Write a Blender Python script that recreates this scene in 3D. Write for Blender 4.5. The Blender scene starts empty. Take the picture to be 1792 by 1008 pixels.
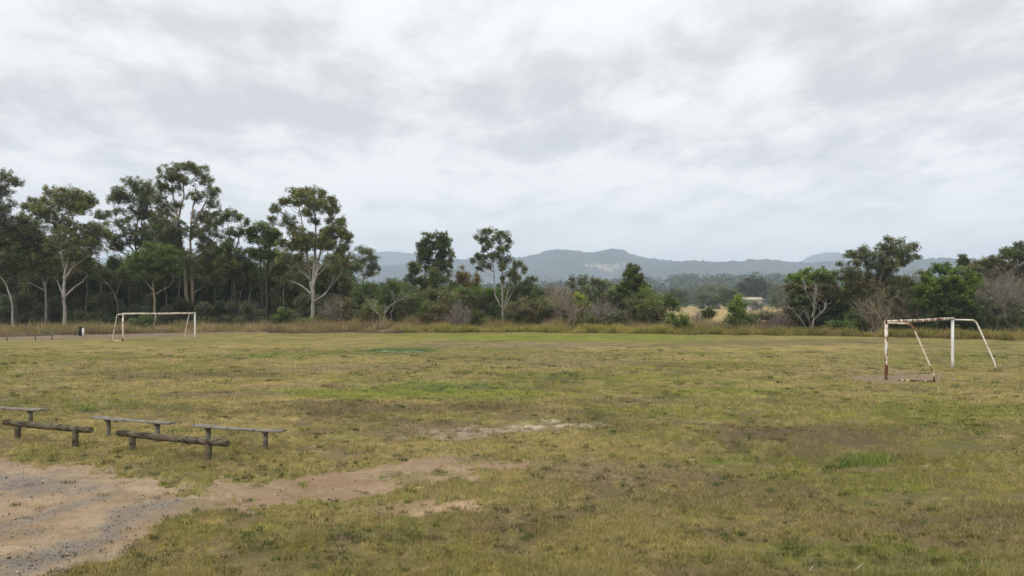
import bpy, math, time
import numpy as np

R = np.random.default_rng(7)
PI = math.pi
scn = bpy.context.scene
COL = scn.collection
HC = 3.2            # camera height (m)
F = 1400.0          # focal length in photo pixels (photo is 1792 wide)
CX, HY = 896.0, 525.0   # principal column, horizon row

# ------------------------------------------------------------------ noise
def _hash(ix, iy, seed):
    h = (ix.astype(np.int64) * 374761393 + iy.astype(np.int64) * 668265263 + seed * 1442695041) & 0xFFFFFFFF
    h = ((h ^ (h >> 13)) * 1274126177) & 0xFFFFFFFF
    h = h ^ (h >> 16)
    return (h & 0xFFFFFF) / float(0xFFFFFF)

def vnoise(x, y, seed=0):
    x0 = np.floor(x); y0 = np.floor(y)
    fx = x - x0; fy = y - y0
    fx = fx * fx * (3 - 2 * fx); fy = fy * fy * (3 - 2 * fy)
    a = _hash(x0, y0, seed); b = _hash(x0 + 1, y0, seed)
    c = _hash(x0, y0 + 1, seed); d = _hash(x0 + 1, y0 + 1, seed)
    return (a + (b - a) * fx) * (1 - fy) + (c + (d - c) * fx) * fy

def fbm(x, y, oct=4, seed=0, gain=0.5):
    s = 0; a = 1; t = 0
    for o in range(oct):
        s = s + a * vnoise(x * 2 ** o + 17.3 * o, y * 2 ** o - 9.1 * o, seed + o)
        t += a; a *= gain
    return s / t

def sstep(a, b, x):
    t = np.clip((x - a) / (b - a), 0, 1)
    return t * t * (3 - 2 * t)

# ------------------------------------------------------------------ terrain
def zt(x, y):
    x = np.asarray(x, float); y = np.asarray(y, float)
    z = -0.38 * sstep(35, 85, y)
    z = z - 0.34 * np.exp(-((x - 6.8) / 2.2) ** 2 - ((y - 16.7) / 0.9) ** 2) + 0.10 * np.exp(-((x - 6.4) / 2.4) ** 2 - ((y - 18.9) / 0.9) ** 2)
    z = z + 0.08 * (fbm(x / 5, y / 5, 3, 41) - 0.5) * sstep(4, 12, y) * (1 - sstep(100, 200, y))
    z = z + 0.8 * np.exp(-((x + 20) / 7.0) ** 2 - ((y - 95.5) / 2.2) ** 2) + 0.45 * np.exp(-((x + 13.5) / 4.0) ** 2 - ((y - 94) / 1.8) ** 2)
    z = z - 0.05 * np.exp(-((y - (13.4 + 0.12 * (x + 3))) / 0.9) ** 2) * sstep(-6, -4, x) * (1 - sstep(-0.5, 1.0, x))
    return z

def zt1(x, y):
    return float(zt(np.array([x]), np.array([y]))[0])

def gpt(px, py):
    """photo pixel on the ground -> world x, y, z"""
    y = F * HC / max(py - HY, 1e-3)
    for _ in range(12):
        z = zt1((px - CX) / F * y, y)
        y = 0.5 * y + 0.5 * F * (HC - z) / max(py - HY, 1e-3)
    x = (px - CX) / F * y
    return x, y, zt1(x, y)

def wpt(px, py, d):
    return np.array([(px - CX) / F * d, d, HC + (HY - py) / F * d])

# ------------------------------------------------------------------ materials
class NT:
    def __init__(self, tree):
        self.t = tree; self.n = tree.nodes; self.l = tree.links
    def new(self, typ, **kw):
        nd = self.n.new(typ)
        for k, v in kw.items():
            if k.startswith('i_'):
                nd.inputs[k[2:].replace('_', ' ')].default_value = v
            else:
                setattr(nd, k, v)
        return nd
    def link(self, a, b):
        self.l.new(a, b)
    def math(self, op, a, b=None, clamp=False):
        nd = self.n.new('ShaderNodeMath'); nd.operation = op; nd.use_clamp = clamp
        for i, v in enumerate((a, b)):
            if v is None: continue
            if isinstance(v, (int, float)): nd.inputs[i].default_value = v
            else: self.l.new(v, nd.inputs[i])
        return nd.outputs[0]
    def mix(self, fac, a, b, mode='MIX'):
        nd = self.n.new('ShaderNodeMix'); nd.data_type = 'RGBA'; nd.blend_type = mode
        for i, v in ((0, fac), (6, a), (7, b)):
            if isinstance(v, (int, float)): nd.inputs[i].default_value = v
            elif isinstance(v, tuple): nd.inputs[i].default_value = (*v[:3], 1)
            else: self.l.new(v, nd.inputs[i])
        return nd.outputs[2]
    def noise(self, vec, scale, detail=4, rough=0.55, dist=0.0):
        nd = self.new('ShaderNodeTexNoise', i_Scale=scale, i_Detail=detail, i_Roughness=rough, i_Distortion=dist)
        if vec is not None: self.l.new(vec, nd.inputs['Vector'])
        return nd.outputs[0]
    def ramp(self, fac, a, b):
        nd = self.new('ShaderNodeMapRange', interpolation_type='SMOOTHSTEP')
        nd.inputs[1].default_value = a; nd.inputs[2].default_value = b
        self.l.new(fac, nd.inputs[0])
        return nd.outputs[0]
    def mapping(self, vec, scale=(1, 1, 1), loc=(0, 0, 0)):
        nd = self.new('ShaderNodeMapping')
        nd.inputs['Scale'].default_value = scale; nd.inputs['Location'].default_value = loc
        self.l.new(vec, nd.inputs[0])
        return nd.outputs[0]
    def bump(self, h, strength, dist):
        nd = self.new('ShaderNodeBump'); nd.inputs['Strength'].default_value = strength
        nd.inputs['Distance'].default_value = dist
        self.l.new(h, nd.inputs['Height'])
        return nd.outputs[0]

def newmat(name):
    m = bpy.data.materials.new(name); m.use_nodes = True
    m.node_tree.nodes.clear()
    nt = NT(m.node_tree)
    out = nt.new('ShaderNodeOutputMaterial')
    p = nt.new('ShaderNodeBsdfPrincipled')
    nt.link(p.outputs[0], out.inputs[0])
    p.inputs['Specular IOR Level'].default_value = 0.25
    p.inputs['Roughness'].default_value = 0.8
    return m, nt, p, out

def mat_leaf(name, trans=0.25, rough=0.6, spec=0.25, soft=0):
    m, nt, p, out = newmat(name)
    a = nt.new('ShaderNodeAttribute', attribute_name='tint')
    nt.link(a.outputs['Color'], p.inputs['Base Color'])
    p.inputs['Roughness'].default_value = rough
    p.inputs['Specular IOR Level'].default_value = spec
    if soft:
        ge = nt.new('ShaderNodeNewGeometry'); va = nt.new('ShaderNodeVectorMath', operation='MULTIPLY_ADD')
        nt.link(ge.outputs['Normal'], va.inputs[0]); va.inputs[1].default_value = (soft, soft, soft); va.inputs[2].default_value = (0, 0, 1)
        vn = nt.new('ShaderNodeVectorMath', operation='NORMALIZE'); nt.link(va.outputs[0], vn.inputs[0]); nt.link(vn.outputs[0], p.inputs['Normal'])
    tr = nt.new('ShaderNodeBsdfTranslucent')
    nt.link(nt.mix(1.0, a.outputs['Color'], (1.1, 1.15, 0.7), 'MULTIPLY'), tr.inputs[0])
    mx = nt.new('ShaderNodeMixShader'); mx.inputs[0].default_value = trans
    nt.link(p.outputs[0], mx.inputs[1]); nt.link(tr.outputs[0], mx.inputs[2])
    nt.link(mx.outputs[0], out.inputs[0])
    return m

def mat_bark(name, c1, c2, c3, scale=1.2):
    m, nt, p, out = newmat(name)
    tc = nt.new('ShaderNodeTexCoord')
    v = nt.mapping(tc.outputs['Object'], (1, 1, 0.35))
    n1 = nt.noise(v, scale, 4); n2 = nt.noise(v, scale * 6, 5)
    c = nt.mix(nt.ramp(n1, 0.42, 0.62), c1, c2)
    c = nt.mix(nt.ramp(n2, 0.5, 0.72), c, c3)
    nt.link(c, p.inputs['Base Color'])
    nt.link(nt.bump(n2, 0.5, 0.03), p.inputs['Normal'])
    return m

M = {}
M['leaf'] = mat_leaf('foliage', 0.38)
M['grass'] = mat_leaf('grass_blades', 0.25, 0.75, 0.1, 0.6)
M['pale'] = mat_bark('pale_gum_bark', (0.27, 0.245, 0.21), (0.38, 0.355, 0.315), (0.13, 0.105, 0.082))
M['brown'] = mat_bark('brown_bark', (0.15, 0.12, 0.09), (0.24, 0.19, 0.15), (0.07, 0.055, 0.045))
M['dark'] = mat_bark('dark_ironbark', (0.045, 0.036, 0.03), (0.08, 0.063, 0.05), (0.025, 0.02, 0.018))
M['tan'] = mat_bark('tan_bark', (0.28, 0.22, 0.15), (0.38, 0.32, 0.24), (0.13, 0.10, 0.07))
M['twig'] = mat_bark('dry_twigs', (0.23, 0.19, 0.165), (0.31, 0.265, 0.23), (0.16, 0.13, 0.115))
M['twigtan'] = mat_bark('tan_twigs', (0.29, 0.235, 0.16), (0.37, 0.31, 0.22), (0.13, 0.10, 0.07))

# ------------------------------------------------------------------ mesh builder
class MB:
    def __init__(self):
        self.v = []; self.c = []; self.q = []; self.t = []; self.ng = []; self.n = 0; self.hasc = False
    def add(self, v, q=None, t=None, c=None, ng=None):
        v = np.asarray(v, np.float32).reshape(-1, 3)
        self.v.append(v)
        if c is not None:
            self.hasc = True
            c = np.broadcast_to(np.asarray(c, np.float32), (len(v), 3))
        else:
            c = np.full((len(v), 3), 0.5, np.float32)
        self.c.append(c)
        if q is not None and len(q): self.q.append(np.asarray(q, np.int64).reshape(-1, 4) + self.n)
        if t is not None and len(t): self.t.append(np.asarray(t, np.int64).reshape(-1, 3) + self.n)
        if ng:
            for poly in ng: self.ng.append(np.asarray(poly, np.int64) + self.n)
        self.n += len(v)
    def build(self, name, mat, parent=None, origin=None, smooth=False):
        v = np.concatenate(self.v) if self.v else np.zeros((0, 3), np.float32)
        if origin is not None: v = v - np.asarray(origin, np.float32)
        q = np.concatenate(self.q) if self.q else np.zeros((0, 4), np.int64)
        t = np.concatenate(self.t) if self.t else np.zeros((0, 3), np.int64)
        loops = [q.ravel(), t.ravel()] + self.ng
        li = np.concatenate(loops).astype(np.int32)
        sizes = np.concatenate([np.full(len(q), 4), np.full(len(t), 3), np.array([len(g) for g in self.ng], np.int64)]).astype(np.int32)
        starts = np.concatenate([[0], np.cumsum(sizes)[:-1]]).astype(np.int32)
        me = bpy.data.meshes.new(name)
        me.vertices.add(len(v)); me.vertices.foreach_set('co', v.astype(np.float32).ravel())
        me.loops.add(len(li)); me.loops.foreach_set('vertex_index', li)
        me.polygons.add(len(sizes)); me.polygons.foreach_set('loop_start', starts)
        if smooth: me.polygons.foreach_set('use_smooth', np.ones(len(sizes), bool))
        if self.hasc:
            a = me.attributes.new('tint', 'FLOAT_COLOR', 'POINT')
            cc = np.concatenate(self.c)
            a.data.foreach_set('color', np.concatenate([cc, np.ones((len(cc), 1), np.float32)], 1).astype(np.float32).ravel())
        me.update(calc_edges=True)
        me.materials.append(mat)
        o = bpy.data.objects.new(name, me); COL.objects.link(o)
        if origin is not None and parent is None: o.location = origin
        if parent is not None: o.parent = parent
        return o

def tag(o, label=None, cat=None, group=None, kind=None):
    if label: o['label'] = label
    if cat: o['category'] = cat
    if group: o['group'] = group
    if kind: o['kind'] = kind
    return o

def thing(name, loc, label, cat, group=None):
    o = bpy.data.objects.new(name, None); COL.objects.link(o)
    o.empty_display_size = 0.3; o.location = loc
    return tag(o, label, cat, group)

def copy_thing(src, loc, rotz, scale, label, group):
    c = src.copy(); COL.objects.link(c)
    c.location = loc; c.rotation_euler = (0, 0, rotz); c.scale = scale
    c['label'] = label
    if group: c['group'] = group
    for ch in src.children:
        k = ch.copy(); COL.objects.link(k); k.parent = c
        for g in ch.children:
            s = g.copy(); COL.objects.link(s); s.parent = k
    return c

def tube(mb, pts, rad, n=6, cap=True, c=None):
    P = np.asarray(pts, float); K = len(P)
    rad = np.broadcast_to(np.asarray(rad, float), (K,))
    T = np.gradient(P, axis=0); T /= np.linalg.norm(T, axis=1, keepdims=True) + 1e-9
    ref = np.array([0, 0, 1.0]) if abs(T[:, 2]).mean() < 0.8 else np.array([1.0, 0, 0])
    A = np.cross(T, ref); A /= np.linalg.norm(A, axis=1, keepdims=True) + 1e-9
    B = np.cross(T, A)
    an = np.arange(n) * 2 * PI / n
    V = P[:, None, :] + rad[:, None, None] * (np.cos(an)[None, :, None] * A[:, None, :] + np.sin(an)[None, :, None] * B[:, None, :])
    i = np.arange(K - 1)[:, None] * n; j = np.arange(n)[None, :]; j2 = (j + 1) % n
    q = np.stack([i + j, i + j2, i + n + j2, i + n + j], -1).reshape(-1, 4)
    ng = [list(range(n))[::-1], list(range((K - 1) * n, K * n))] if cap else None
    mb.add(V.reshape(-1, 3), q=q, ng=ng, c=c)

def twigs(mb, P0, P1, r0, r1, rng, bend=0.12, up=0.0):
    """many thin three-sided two-segment twigs at once"""
    P0 = np.asarray(P0, float); P1 = np.asarray(P1, float); n = len(P0)
    if n == 0: return
    D = P1 - P0; L = np.linalg.norm(D, axis=1, keepdims=True) + 1e-6
    Mid = (P0 + P1) / 2 + rng.normal(0, 1, (n, 3)) * L * bend + np.array([0, 0, 1.0]) * L * up
    T = D / L
    A = np.cross(T, rng.normal(0, 1, (n, 3))); A /= np.linalg.norm(A, axis=1, keepdims=True) + 1e-9
    B = np.cross(T, A)
    r0 = np.broadcast_to(r0, (n,)); r1 = np.broadcast_to(r1, (n,))
    rings = []
    for C, r in ((P0, r0), (Mid, (r0 + r1) / 2), (P1, r1)):
        for k in range(3):
            a = k * 2 * PI / 3
            rings.append(C + (np.cos(a) * A + np.sin(a) * B) * r[:, None])
    V = np.stack(rings, 1)            # n, 9, 3
    q = []
    for s in (0, 3):
        for k in range(3):
            q.append([s + k, s + (k + 1) % 3, s + 3 + (k + 1) % 3, s + 3 + k])
    q = np.array(q)[None] + (np.arange(n) * 9)[:, None, None]
    mb.add(V.reshape(-1, 3), q=q.reshape(-1, 4))

def leaves(mb, C, size, col, rng, up=0.5, aspect=0.45, droop=0.25):
    n = len(C)
    N = rng.normal(0, 1, (n, 3)); N[:, 2] = np.abs(N[:, 2]) + up; N /= np.linalg.norm(N, axis=1, keepdims=True)
    D = rng.normal(0, 1, (n, 3)); D[:, 2] -= droop
    D -= N * (D * N).sum(1, keepdims=True); D /= np.linalg.norm(D, axis=1, keepdims=True) + 1e-9
    S = np.cross(N, D)
    s = (size * rng.uniform(0.65, 1.35, n))[:, None]
    bow = N * s * 0.08
    V = np.stack([C - D * s / 2, C + S * s * aspect / 2 + bow, C + D * s / 2, C - S * s * aspect / 2 + bow], 1)
    q = np.arange(n * 4).reshape(-1, 4)
    mb.add(V.reshape(-1, 3), q=q, c=np.repeat(col, 4, 0))

PAL = dict(
    grey=(0.088, 0.098, 0.046), olive=(0.108, 0.116, 0.046), green=(0.074, 0.104, 0.030),
    bright=(0.088, 0.130, 0.026), dark=(0.054, 0.070, 0.028), drybrown=(0.150, 0.115, 0.072),
    rust=(0.140, 0.104, 0.030), ygreen=(0.155, 0.175, 0.030), dullgreen=(0.076, 0.090, 0.036),
    greygreen=(0.090, 0.100, 0.058), far=(0.060, 0.076, 0.040), blue=(0.040, 0.045, 0.042),
    brownolive=(0.104, 0.098, 0.050))

def leaf_colors(pal, npuff, nleaf, rng):
    b = np.array(PAL[pal]) * 1.8
    pf = np.exp(rng.normal(0, 0.20, npuff))[:, None] * (1 + rng.normal(0, 0.07, (npuff, 3)))
    c = np.repeat(b * pf, nleaf, 0)
    lf = np.exp(rng.normal(0, 0.26, len(c)))[:, None] * (1 + rng.normal(0, 0.08, (len(c), 3)))
    c = c * lf
    k = rng.random(len(c)) < 0.025
    c[k] = np.array([0.17, 0.13, 0.07]) * rng.uniform(0.6, 1.2, (k.sum(), 1))
    return np.clip(c, 0.004, 0.6)

def clump_puffs(cw, rx, ry, puff, dens, rng, depthf=1.0):
    ry = max(ry * 1.5, 0.62 * rx); rx = rx * 1.15
    area = PI * rx * ry
    n = int(max(4, dens * 2.5 * area / (PI * puff * puff)))
    u = rng.normal(0, 1, (n, 3)); u /= np.linalg.norm(u, axis=1, keepdims=True)
    r = rng.random(n) ** 0.45
    u = u * r[:, None]
    u[:, 2] = np.where(u[:, 2] < -0.55, -u[:, 2] * 0.6, u[:, 2])
    rad = np.array([max(rx - puff * 0.45, 0.12), max(rx - puff * 0.45, 0.12) * depthf, max(ry - puff * 0.35, 0.1)])
    return cw + u * rad

def tree(name, label, d, base, stems, clumps, pal='grey', bark='pale', r0=0.28, leaf=0.22, puff=0.42, nleaf=42, dens=1.2,
         cat='tree', group=None, seed=0, spread=0.5, limb=0.40, twigr=0.022, droop=0.35, flat=0.95, up=0.9, aspect=0.45, crown='crown', trunk='trunk', fill=2):
    r0 = r0 * 0.78
    rng = np.random.default_rng(1000 + seed)
    bx = (base - CX) / F * d
    bz = zt1(bx, d)
    origin = np.array([bx, d, bz])
    th = thing(name, origin, label, cat, group)
    wood = MB(); SP = []; SR = []
    maxz = max([wpt(c[0], c[1], d)[2] for c in clumps] + [bz + 1])
    for si, st in enumerate(stems or []):
        P = np.array([wpt(p[0], p[1], d) for p in st])
        if si == 0 or st[0][1] >= 900: P[0] = [P[0][0], d, bz - 0.15]
        if si == 0: off = np.zeros(len(P))
        else:
            off = np.cumsum(rng.normal(0, 0.35, len(P))); off -= off[0]
        P[:, 1] += off
        # resample smoothly
        tt = np.linspace(0, len(P) - 1, max(6, 4 * len(P)))
        Q = np.stack([np.interp(tt, np.arange(len(P)), P[:, k]) for k in range(3)], 1)
        Qs = Q.copy(); Qs[1:-1] = (Q[:-2] + 2 * Q[1:-1] + Q[2:]) / 4
        Qs[1:-1, :2] += rng.normal(0, 0.035, (len(Q) - 2, 2))
        rs = r0 * (1.0 if si == 0 else 0.6)
        if len(st[0]) > 2: rs = st[0][2]
        frac = np.clip((Qs[:, 2] - bz) / max(maxz - bz, 0.5), 0, 1) if si == 0 else np.linspace(0.05, 0.85, len(Qs))
        rad = rs * (1 - 0.80 * frac)
        if si == 0: rad = rad * (1 + 0.35 * np.exp(-(Qs[:, 2] - bz) / 0.5))
        tube(wood, Qs, rad, 7)
        SP.append(Qs); SR.append(rad)
    if not SP:
        SP = [origin[None] + np.array([[0, 0, 0.0], [0, 0, 0.4]])]; SR = [np.full(2, r0)]
    SP = np.concatenate(SP); SR = np.concatenate(SR)
    xs = np.array([c[0] for c in clumps]); hw = max((xs.max() - xs.min()) / 2, 8); xc = (xs.max() + xs.min()) / 2
    allP = []; pals = []
    if stems:
        ex = []
        for c in clumps:
            for _ in range(fill):
                o_ = clumps[rng.integers(len(clumps))]
                if abs(o_[0] - c[0]) < 45 and abs(o_[1] - c[1]) < 38 and o_ is not c:
                    t_ = rng.uniform(0.3, 0.7)
                    ex.append((c[0] * t_ + o_[0] * (1 - t_), c[1] * t_ + o_[1] * (1 - t_) + 2, min(c[2], o_[2]) * 0.95, min(c[3], o_[3]) * 0.95, c[4] if len(c) > 4 else None))
        clumps = list(clumps) + ex
    for c in clumps:
        e = math.sqrt(max(0.05, 1 - ((c[0] - xc) / (hw * 1.1)) ** 2))
        dy = rng.uniform(-1, 1) * spread * hw / F * d * e
        if len(c) > 5: dy = c[5]
        cw = wpt(c[0], c[1], d + dy); cw[1] = d + dy
        big = 1.16 if stems else 1.0
        rx = c[2] / F * d * big; ry = c[3] / F * d * big
        P = clump_puffs(cw, rx, ry, puff, dens, rng)
        P[:, 2] = np.maximum(P[:, 2], zt(P[:, 0], P[:, 1]) + 0.18)
        # limb
        dist = np.linalg.norm(SP - cw, axis=1)
        cost = dist + 3.0 * np.maximum(0, SP[:, 2] - (cw[2] - 0.45 * dist))
        k = int(np.argmin(cost)); p0 = SP[k]; L = dist[k]
        p2 = cw - np.array([0, 0, 0.25 * ry])
        p1 = p0 + (p2 - p0) * 0.5 + np.array([rng.normal(0, 0.08), rng.normal(0, 0.08), 0.06]) * L
        t = np.linspace(0, 1, 8)[:, None]
        Bz = (1 - t) ** 2 * p0 + 2 * t * (1 - t) * p1 + t * t * p2
        Bz[1:-1] += rng.normal(0, 0.03, (6, 3)) * min(L, 2)
        r = max(0.03, min(SR[k] * limb * 1.3, 0.03 + 0.025 * L))
        tube(wood, Bz, np.linspace(r, 0.028, 8), 5, cap=False)
        st = Bz[rng.integers(4, 8, len(P))]
        twigs(wood, st, P, twigr, twigr * 0.4, rng, 0.1, 0.03)
        allP.append(P); pals += [c[4] if len(c) > 4 and c[4] else pal] * len(P)
    fol = MB()
    P = np.concatenate(allP); pals = np.array(pals)
    for pl in np.unique(pals):
        Q = P[pals == pl]; n = len(Q)
        rr = puff * rng.uniform(0.65, 1.25, n)
        C = np.repeat(Q, nleaf, 0)
        off = rng.normal(0, 1, (len(C), 3)); off /= np.linalg.norm(off, axis=1, keepdims=True)
        off *= (rng.random(len(C)) ** 0.5)[:, None] * np.repeat(rr, nleaf)[:, None] * np.array([1, 1, flat])
        C = C + off
        C[:, 2] = np.maximum(C[:, 2], zt(C[:, 0], C[:, 1]) + 0.08)
        leaves(fol, C, leaf, leaf_colors(str(pl), n, nleaf, rng), rng, up, aspect, droop)
    wood.build(trunk, M[bark], th, origin, smooth=True)
    fol.build(crown, M['leaf'], th, origin)
    return th

def shrub(label, d, clumps, pal='dullgreen', seed=0, leaf=0.20, puff=0.5, nleaf=64, dens=1.35, bark='brown', group=None, name='shrub', base=None, **kw):
    if base is None: base = sum(c[0] for c in clumps) / len(clumps)
    return tree(name, label, d, base, None, clumps, pal, bark, 0.10, leaf, puff, nleaf, dens, 'shrub', group, seed, kw.pop('spread', 0.8),
                crown='foliage', trunk='stem', flat=0.85, droop=0.1, **kw)

def twiggy(label, d, base, spread_px, top_y, seed=0, bark='twig', n=70, ntw=14, pal='drybrown', nl=500, lean=0.0, name='bare_shrub', group=None, cat='shrub', low=0.25, tw=0.016, r0=0.055, multi=True):
    """leafless shrub: many fanning stems that fork into fine twigs"""
    rng = np.random.default_rng(3000 + seed)
    bx = (base - CX) / F * d; bz = zt1(bx, d); origin = np.array([bx, d, bz])
    th = thing(name, origin, label, cat, group)
    H = HC + (HY - top_y) / F * d - bz; W = spread_px / F * d
    st = MB(); tw_ = MB(); tips = []
    for i in range(n):
        a = rng.uniform(0, 2 * PI); k = math.sqrt(rng.random())
        hx = W * k * math.cos(a) + lean * W; hy = W * 0.8 * k * math.sin(a)
        hz = H * rng.uniform(0.62, 1.0) * (1 - 0.45 * k * k)
        s = origin + np.array([rng.normal(0, 0.12 * W + 0.1), rng.normal(0, 0.12 * W + 0.1), -0.05])
        e = origin + np.array([hx, hy, hz])
        m = s + (e - s) * 0.45 + np.array([0, 0, 0.10 * H]) + rng.normal(0, 0.06 * H, 3)
        t = np.linspace(0, 1, 7)[:, None]
        B = (1 - t) ** 2 * s + 2 * t * (1 - t) * m + t * t * e
        B[1:] += rng.normal(0, 0.02 * H, (6, 3))
        tube(st, B, np.linspace(r0 * rng.uniform(0.4, 1), tw, 7), 4, cap=False)
        tips.append(B)
    T = np.stack(tips)                  # n,7,3
    ntw = int(ntw * 0.6); idx = rng.integers(0, n, n * ntw); f = low * 6 + rng.random(n * ntw) * (6 - low * 6)
    i0 = np.clip(f.astype(int), 0, 5); fr = (f - i0)[:, None]
    S = T[idx, i0] * (1 - fr) + T[idx, i0 + 1] * fr
    dr = T[idx, i0 + 1] - T[idx, i0]; dr /= np.linalg.norm(dr, axis=1, keepdims=True) + 1e-6
    L = H * rng.uniform(0.06, 0.18, len(S))[:, None]
    E = S + (dr * 0.6 + rng.normal(0, 0.55, S.shape) + np.array([0, 0, 0.25])) * L
    E[:, 2] = np.minimum(E[:, 2], bz + H)
    twigs(tw_, S, E, tw, tw * 0.4, rng, 0.12)
    k2 = rng.integers(0, len(S), len(S) * 2); fr = rng.uniform(0.3, 1, (len(k2), 1))
    S2 = S[k2] + (E[k2] - S[k2]) * fr
    E2 = S2 + ((E[k2] - S[k2]) * 0.5 + rng.normal(0, 0.35, S2.shape) * L[k2])
    twigs(tw_, S2, E2, tw * 0.75, tw * 0.3, rng, 0.12)
    st.build('stem', M[bark], th, origin); tw_.build('twigs', M[bark], th, origin)
    if nl:
        lf = MB(); kk = rng.integers(0, len(E2), nl)
        C = E2[kk] + rng.normal(0, 0.12, (nl, 3))
        leaves(lf, C, 0.15, leaf_colors(pal, nl, 1, rng), rng, 0.4)
        lf.build('foliage', M['leaf'], th, origin)
    return th

# ------------------------------------------------------------------ the field's colours and cover
STRAW = np.array([0.262, 0.200, 0.068]); OLIVE = np.array([0.130, 0.124, 0.024]); GREEN = np.array([0.090, 0.128, 0.020])
YGREEN = np.array([0.165, 0.174, 0.028]); BROWN = np.array([0.118, 0.088, 0.044]); DGREEN = np.array([0.045, 0.085, 0.016])
PALE = np.array([0.48, 0.41, 0.30]); PINK = np.array([0.19, 0.135, 0.088])
DIRT = np.array([0.268, 0.190, 0.112]); RED = np.array([0.275, 0.160, 0.090]); GRAV = np.array([0.208, 0.182, 0.150]); SAND = np.array([0.325, 0.245, 0.160])
# cx, cy, rx, ry, colour, strength (photo pixels; projected to the ground)
PATCH = [
    (980, 590, 330, 6, YGREEN, 0.8), (1150, 596, 160, 4, YGREEN, 0.7), (1340, 601, 260, 6, BROWN, 0.45), (1420, 609, 190, 6, STRAW, 0.7),
    (900, 604, 220, 4, PINK, 0.45), (700, 612, 62, 5, DGREEN, 0.75), (560, 606, 160, 4, STRAW, 0.4),
    (300, 604, 260, 6, STRAW, 0.35), (150, 624, 200, 6, OLIVE, 0.6), (330, 657, 190, 8, BROWN, 0.55), (120, 655, 130, 5, BROWN, 0.4),
    (480, 622, 130, 5, GREEN, 0.35), (420, 635, 200, 6, STRAW, 0.45), (620, 642, 140, 7, PINK, 0.4), (300, 677, 160, 7, STRAW, 0.5),
    (420, 690, 120, 6, PINK, 0.55), (560, 676, 120, 5, PINK, 0.45), (700, 688, 220, 10, YGREEN, 0.75), (800, 678, 130, 8, GREEN, 0.65), (900, 690, 140, 9, YGREEN, 0.6),
    (1010, 636, 180, 6, PINK, 0.35), (1120, 664, 130, 8, YGREEN, 0.5), (940, 660, 100, 5, GREEN, 0.4), (1290, 640, 140, 7, OLIVE, 0.5), (1400, 670, 150, 9, STRAW, 0.3),
    (600, 712, 170, 11, BROWN, 0.65), (780, 712, 130, 9, BROWN, 0.5), (240, 712, 90, 8, GREEN, 0.5), (330, 718, 150, 7, BROWN, 0.4), (960, 722, 160, 10, BROWN, 0.45),
    (1130, 700, 110, 9, PINK, 0.35), (1270, 690, 150, 9, YGREEN, 0.45), (640, 745, 180, 12, BROWN, 0.45), (860, 752, 190, 12, PINK, 0.6), (1090, 742, 120, 14, BROWN, 0.45),
    (1400, 757, 150, 18, BROWN, 0.8), (1540, 775, 110, 16, BROWN, 0.45), (1600, 745, 170, 14, OLIVE, 0.4), (1360, 797, 130, 6.5, GREEN, 0.8), (1500, 795, 75, 8, DGREEN, 0.9), (1545, 790, 40, 6, GREEN, 0.9),
    (1650, 720, 200, 20, YGREEN, 0.45), (1730, 660, 90, 12, STRAW, 0.3), (1030, 790, 180, 16, STRAW, 0.55), (800, 790, 150, 10, STRAW, 0.35),
    (560, 800, 160, 14, STRAW, 0.5), (350, 800, 200, 12, OLIVE, 0.35), (140, 790, 130, 12, OLIVE, 0.5), (400, 812, 90, 8, STRAW, 0.35), (350, 800, 60, 8, BROWN, 0.4),
    (1130, 830, 190, 22, PINK, 0.55), (1290, 838, 150, 18, BROWN, 0.4), (1430, 830, 150, 16, YGREEN, 0.35), (1010, 850, 100, 12, BROWN, 0.3),
    (1230, 880, 190, 18, BROWN, 0.4), (1600, 835, 160, 18, OLIVE, 0.5), (1700, 905, 200, 24, BROWN, 0.5), (1450, 912, 150, 14, PINK, 0.35), (1560, 880, 180, 14, STRAW, 0.35), (1480, 955, 160, 24, GREEN, 0.4),
    (1600, 985, 150, 22, GREEN, 0.35), (1320, 975, 150, 24, YGREEN, 0.4), (1100, 960, 190, 26, STRAW, 0.3), (1000, 905, 90, 10, BROWN, 0.35),
    (520, 905, 210, 20, STRAW, 0.55), (420, 930, 120, 16, YGREEN, 0.35), (700, 940, 120, 18, GREEN, 0.25), (880, 930, 100, 20, BROWN, 0.5), (600, 985, 250, 24, OLIVE, 0.45), (860, 990, 200, 24, OLIVE, 0.3),
    (690, 833, 34, 5, GREEN, 1.0), (500, 850, 18, 4, OLIVE, 0.8),
]
DIRTPOLY = np.array([(-900, 780), (0, 797), (60, 804), (120, 815), (190, 829), (250, 838), (330, 852), (400, 840), (480, 838), (560, 831), (640, 822), (720, 811), (800, 805), (880, 812), (940, 824),
                     (860, 832), (800, 842), (730, 852), (700, 866), (620, 874), (540, 884), (420, 890), (345, 892), (280, 915), (235, 940), (205, 965), (150, 988), (60, 1004), (-100, 1030), (-900, 1040)], float)
SANDP = [(366, 807, 26, 4, 0.55), (133, 782, 20, 3, 0.5), (466, 791, 24, 3, 0.5), (232, 793, 18, 3, 0.4), (31, 771, 16, 2.5, 0.4), (190, 767.5, 16, 2, 0.4), (768, 893, 62, 15, 1.0), (715, 889, 85, 9, 0.75), (962, 744, 78, 8.0, 0.95), (870, 756, 120, 7.6, 0.8), (790, 762, 80, 5, 0.7), (1010, 751, 30, 4, 0.6), (1000, 908, 40, 4, 0.35), (1320, 902, 35, 4, 0.3), (1576, 658, 72, 7.5, 0.9), (703, 614.5, 18, 1.6, 0.8)]
SANDC = [DIRT * 0.75] * 6 + [DIRT * np.array([1.5, 1.5, 1.5]), DIRT * 1.05, PALE * 0.95, np.array([0.33, 0.27, 0.19]), np.array([0.30, 0.24, 0.17]), PALE * 0.85, DIRT, DIRT, np.array([0.245, 0.180, 0.122]), np.array([0.30, 0.31, 0.27])]
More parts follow.
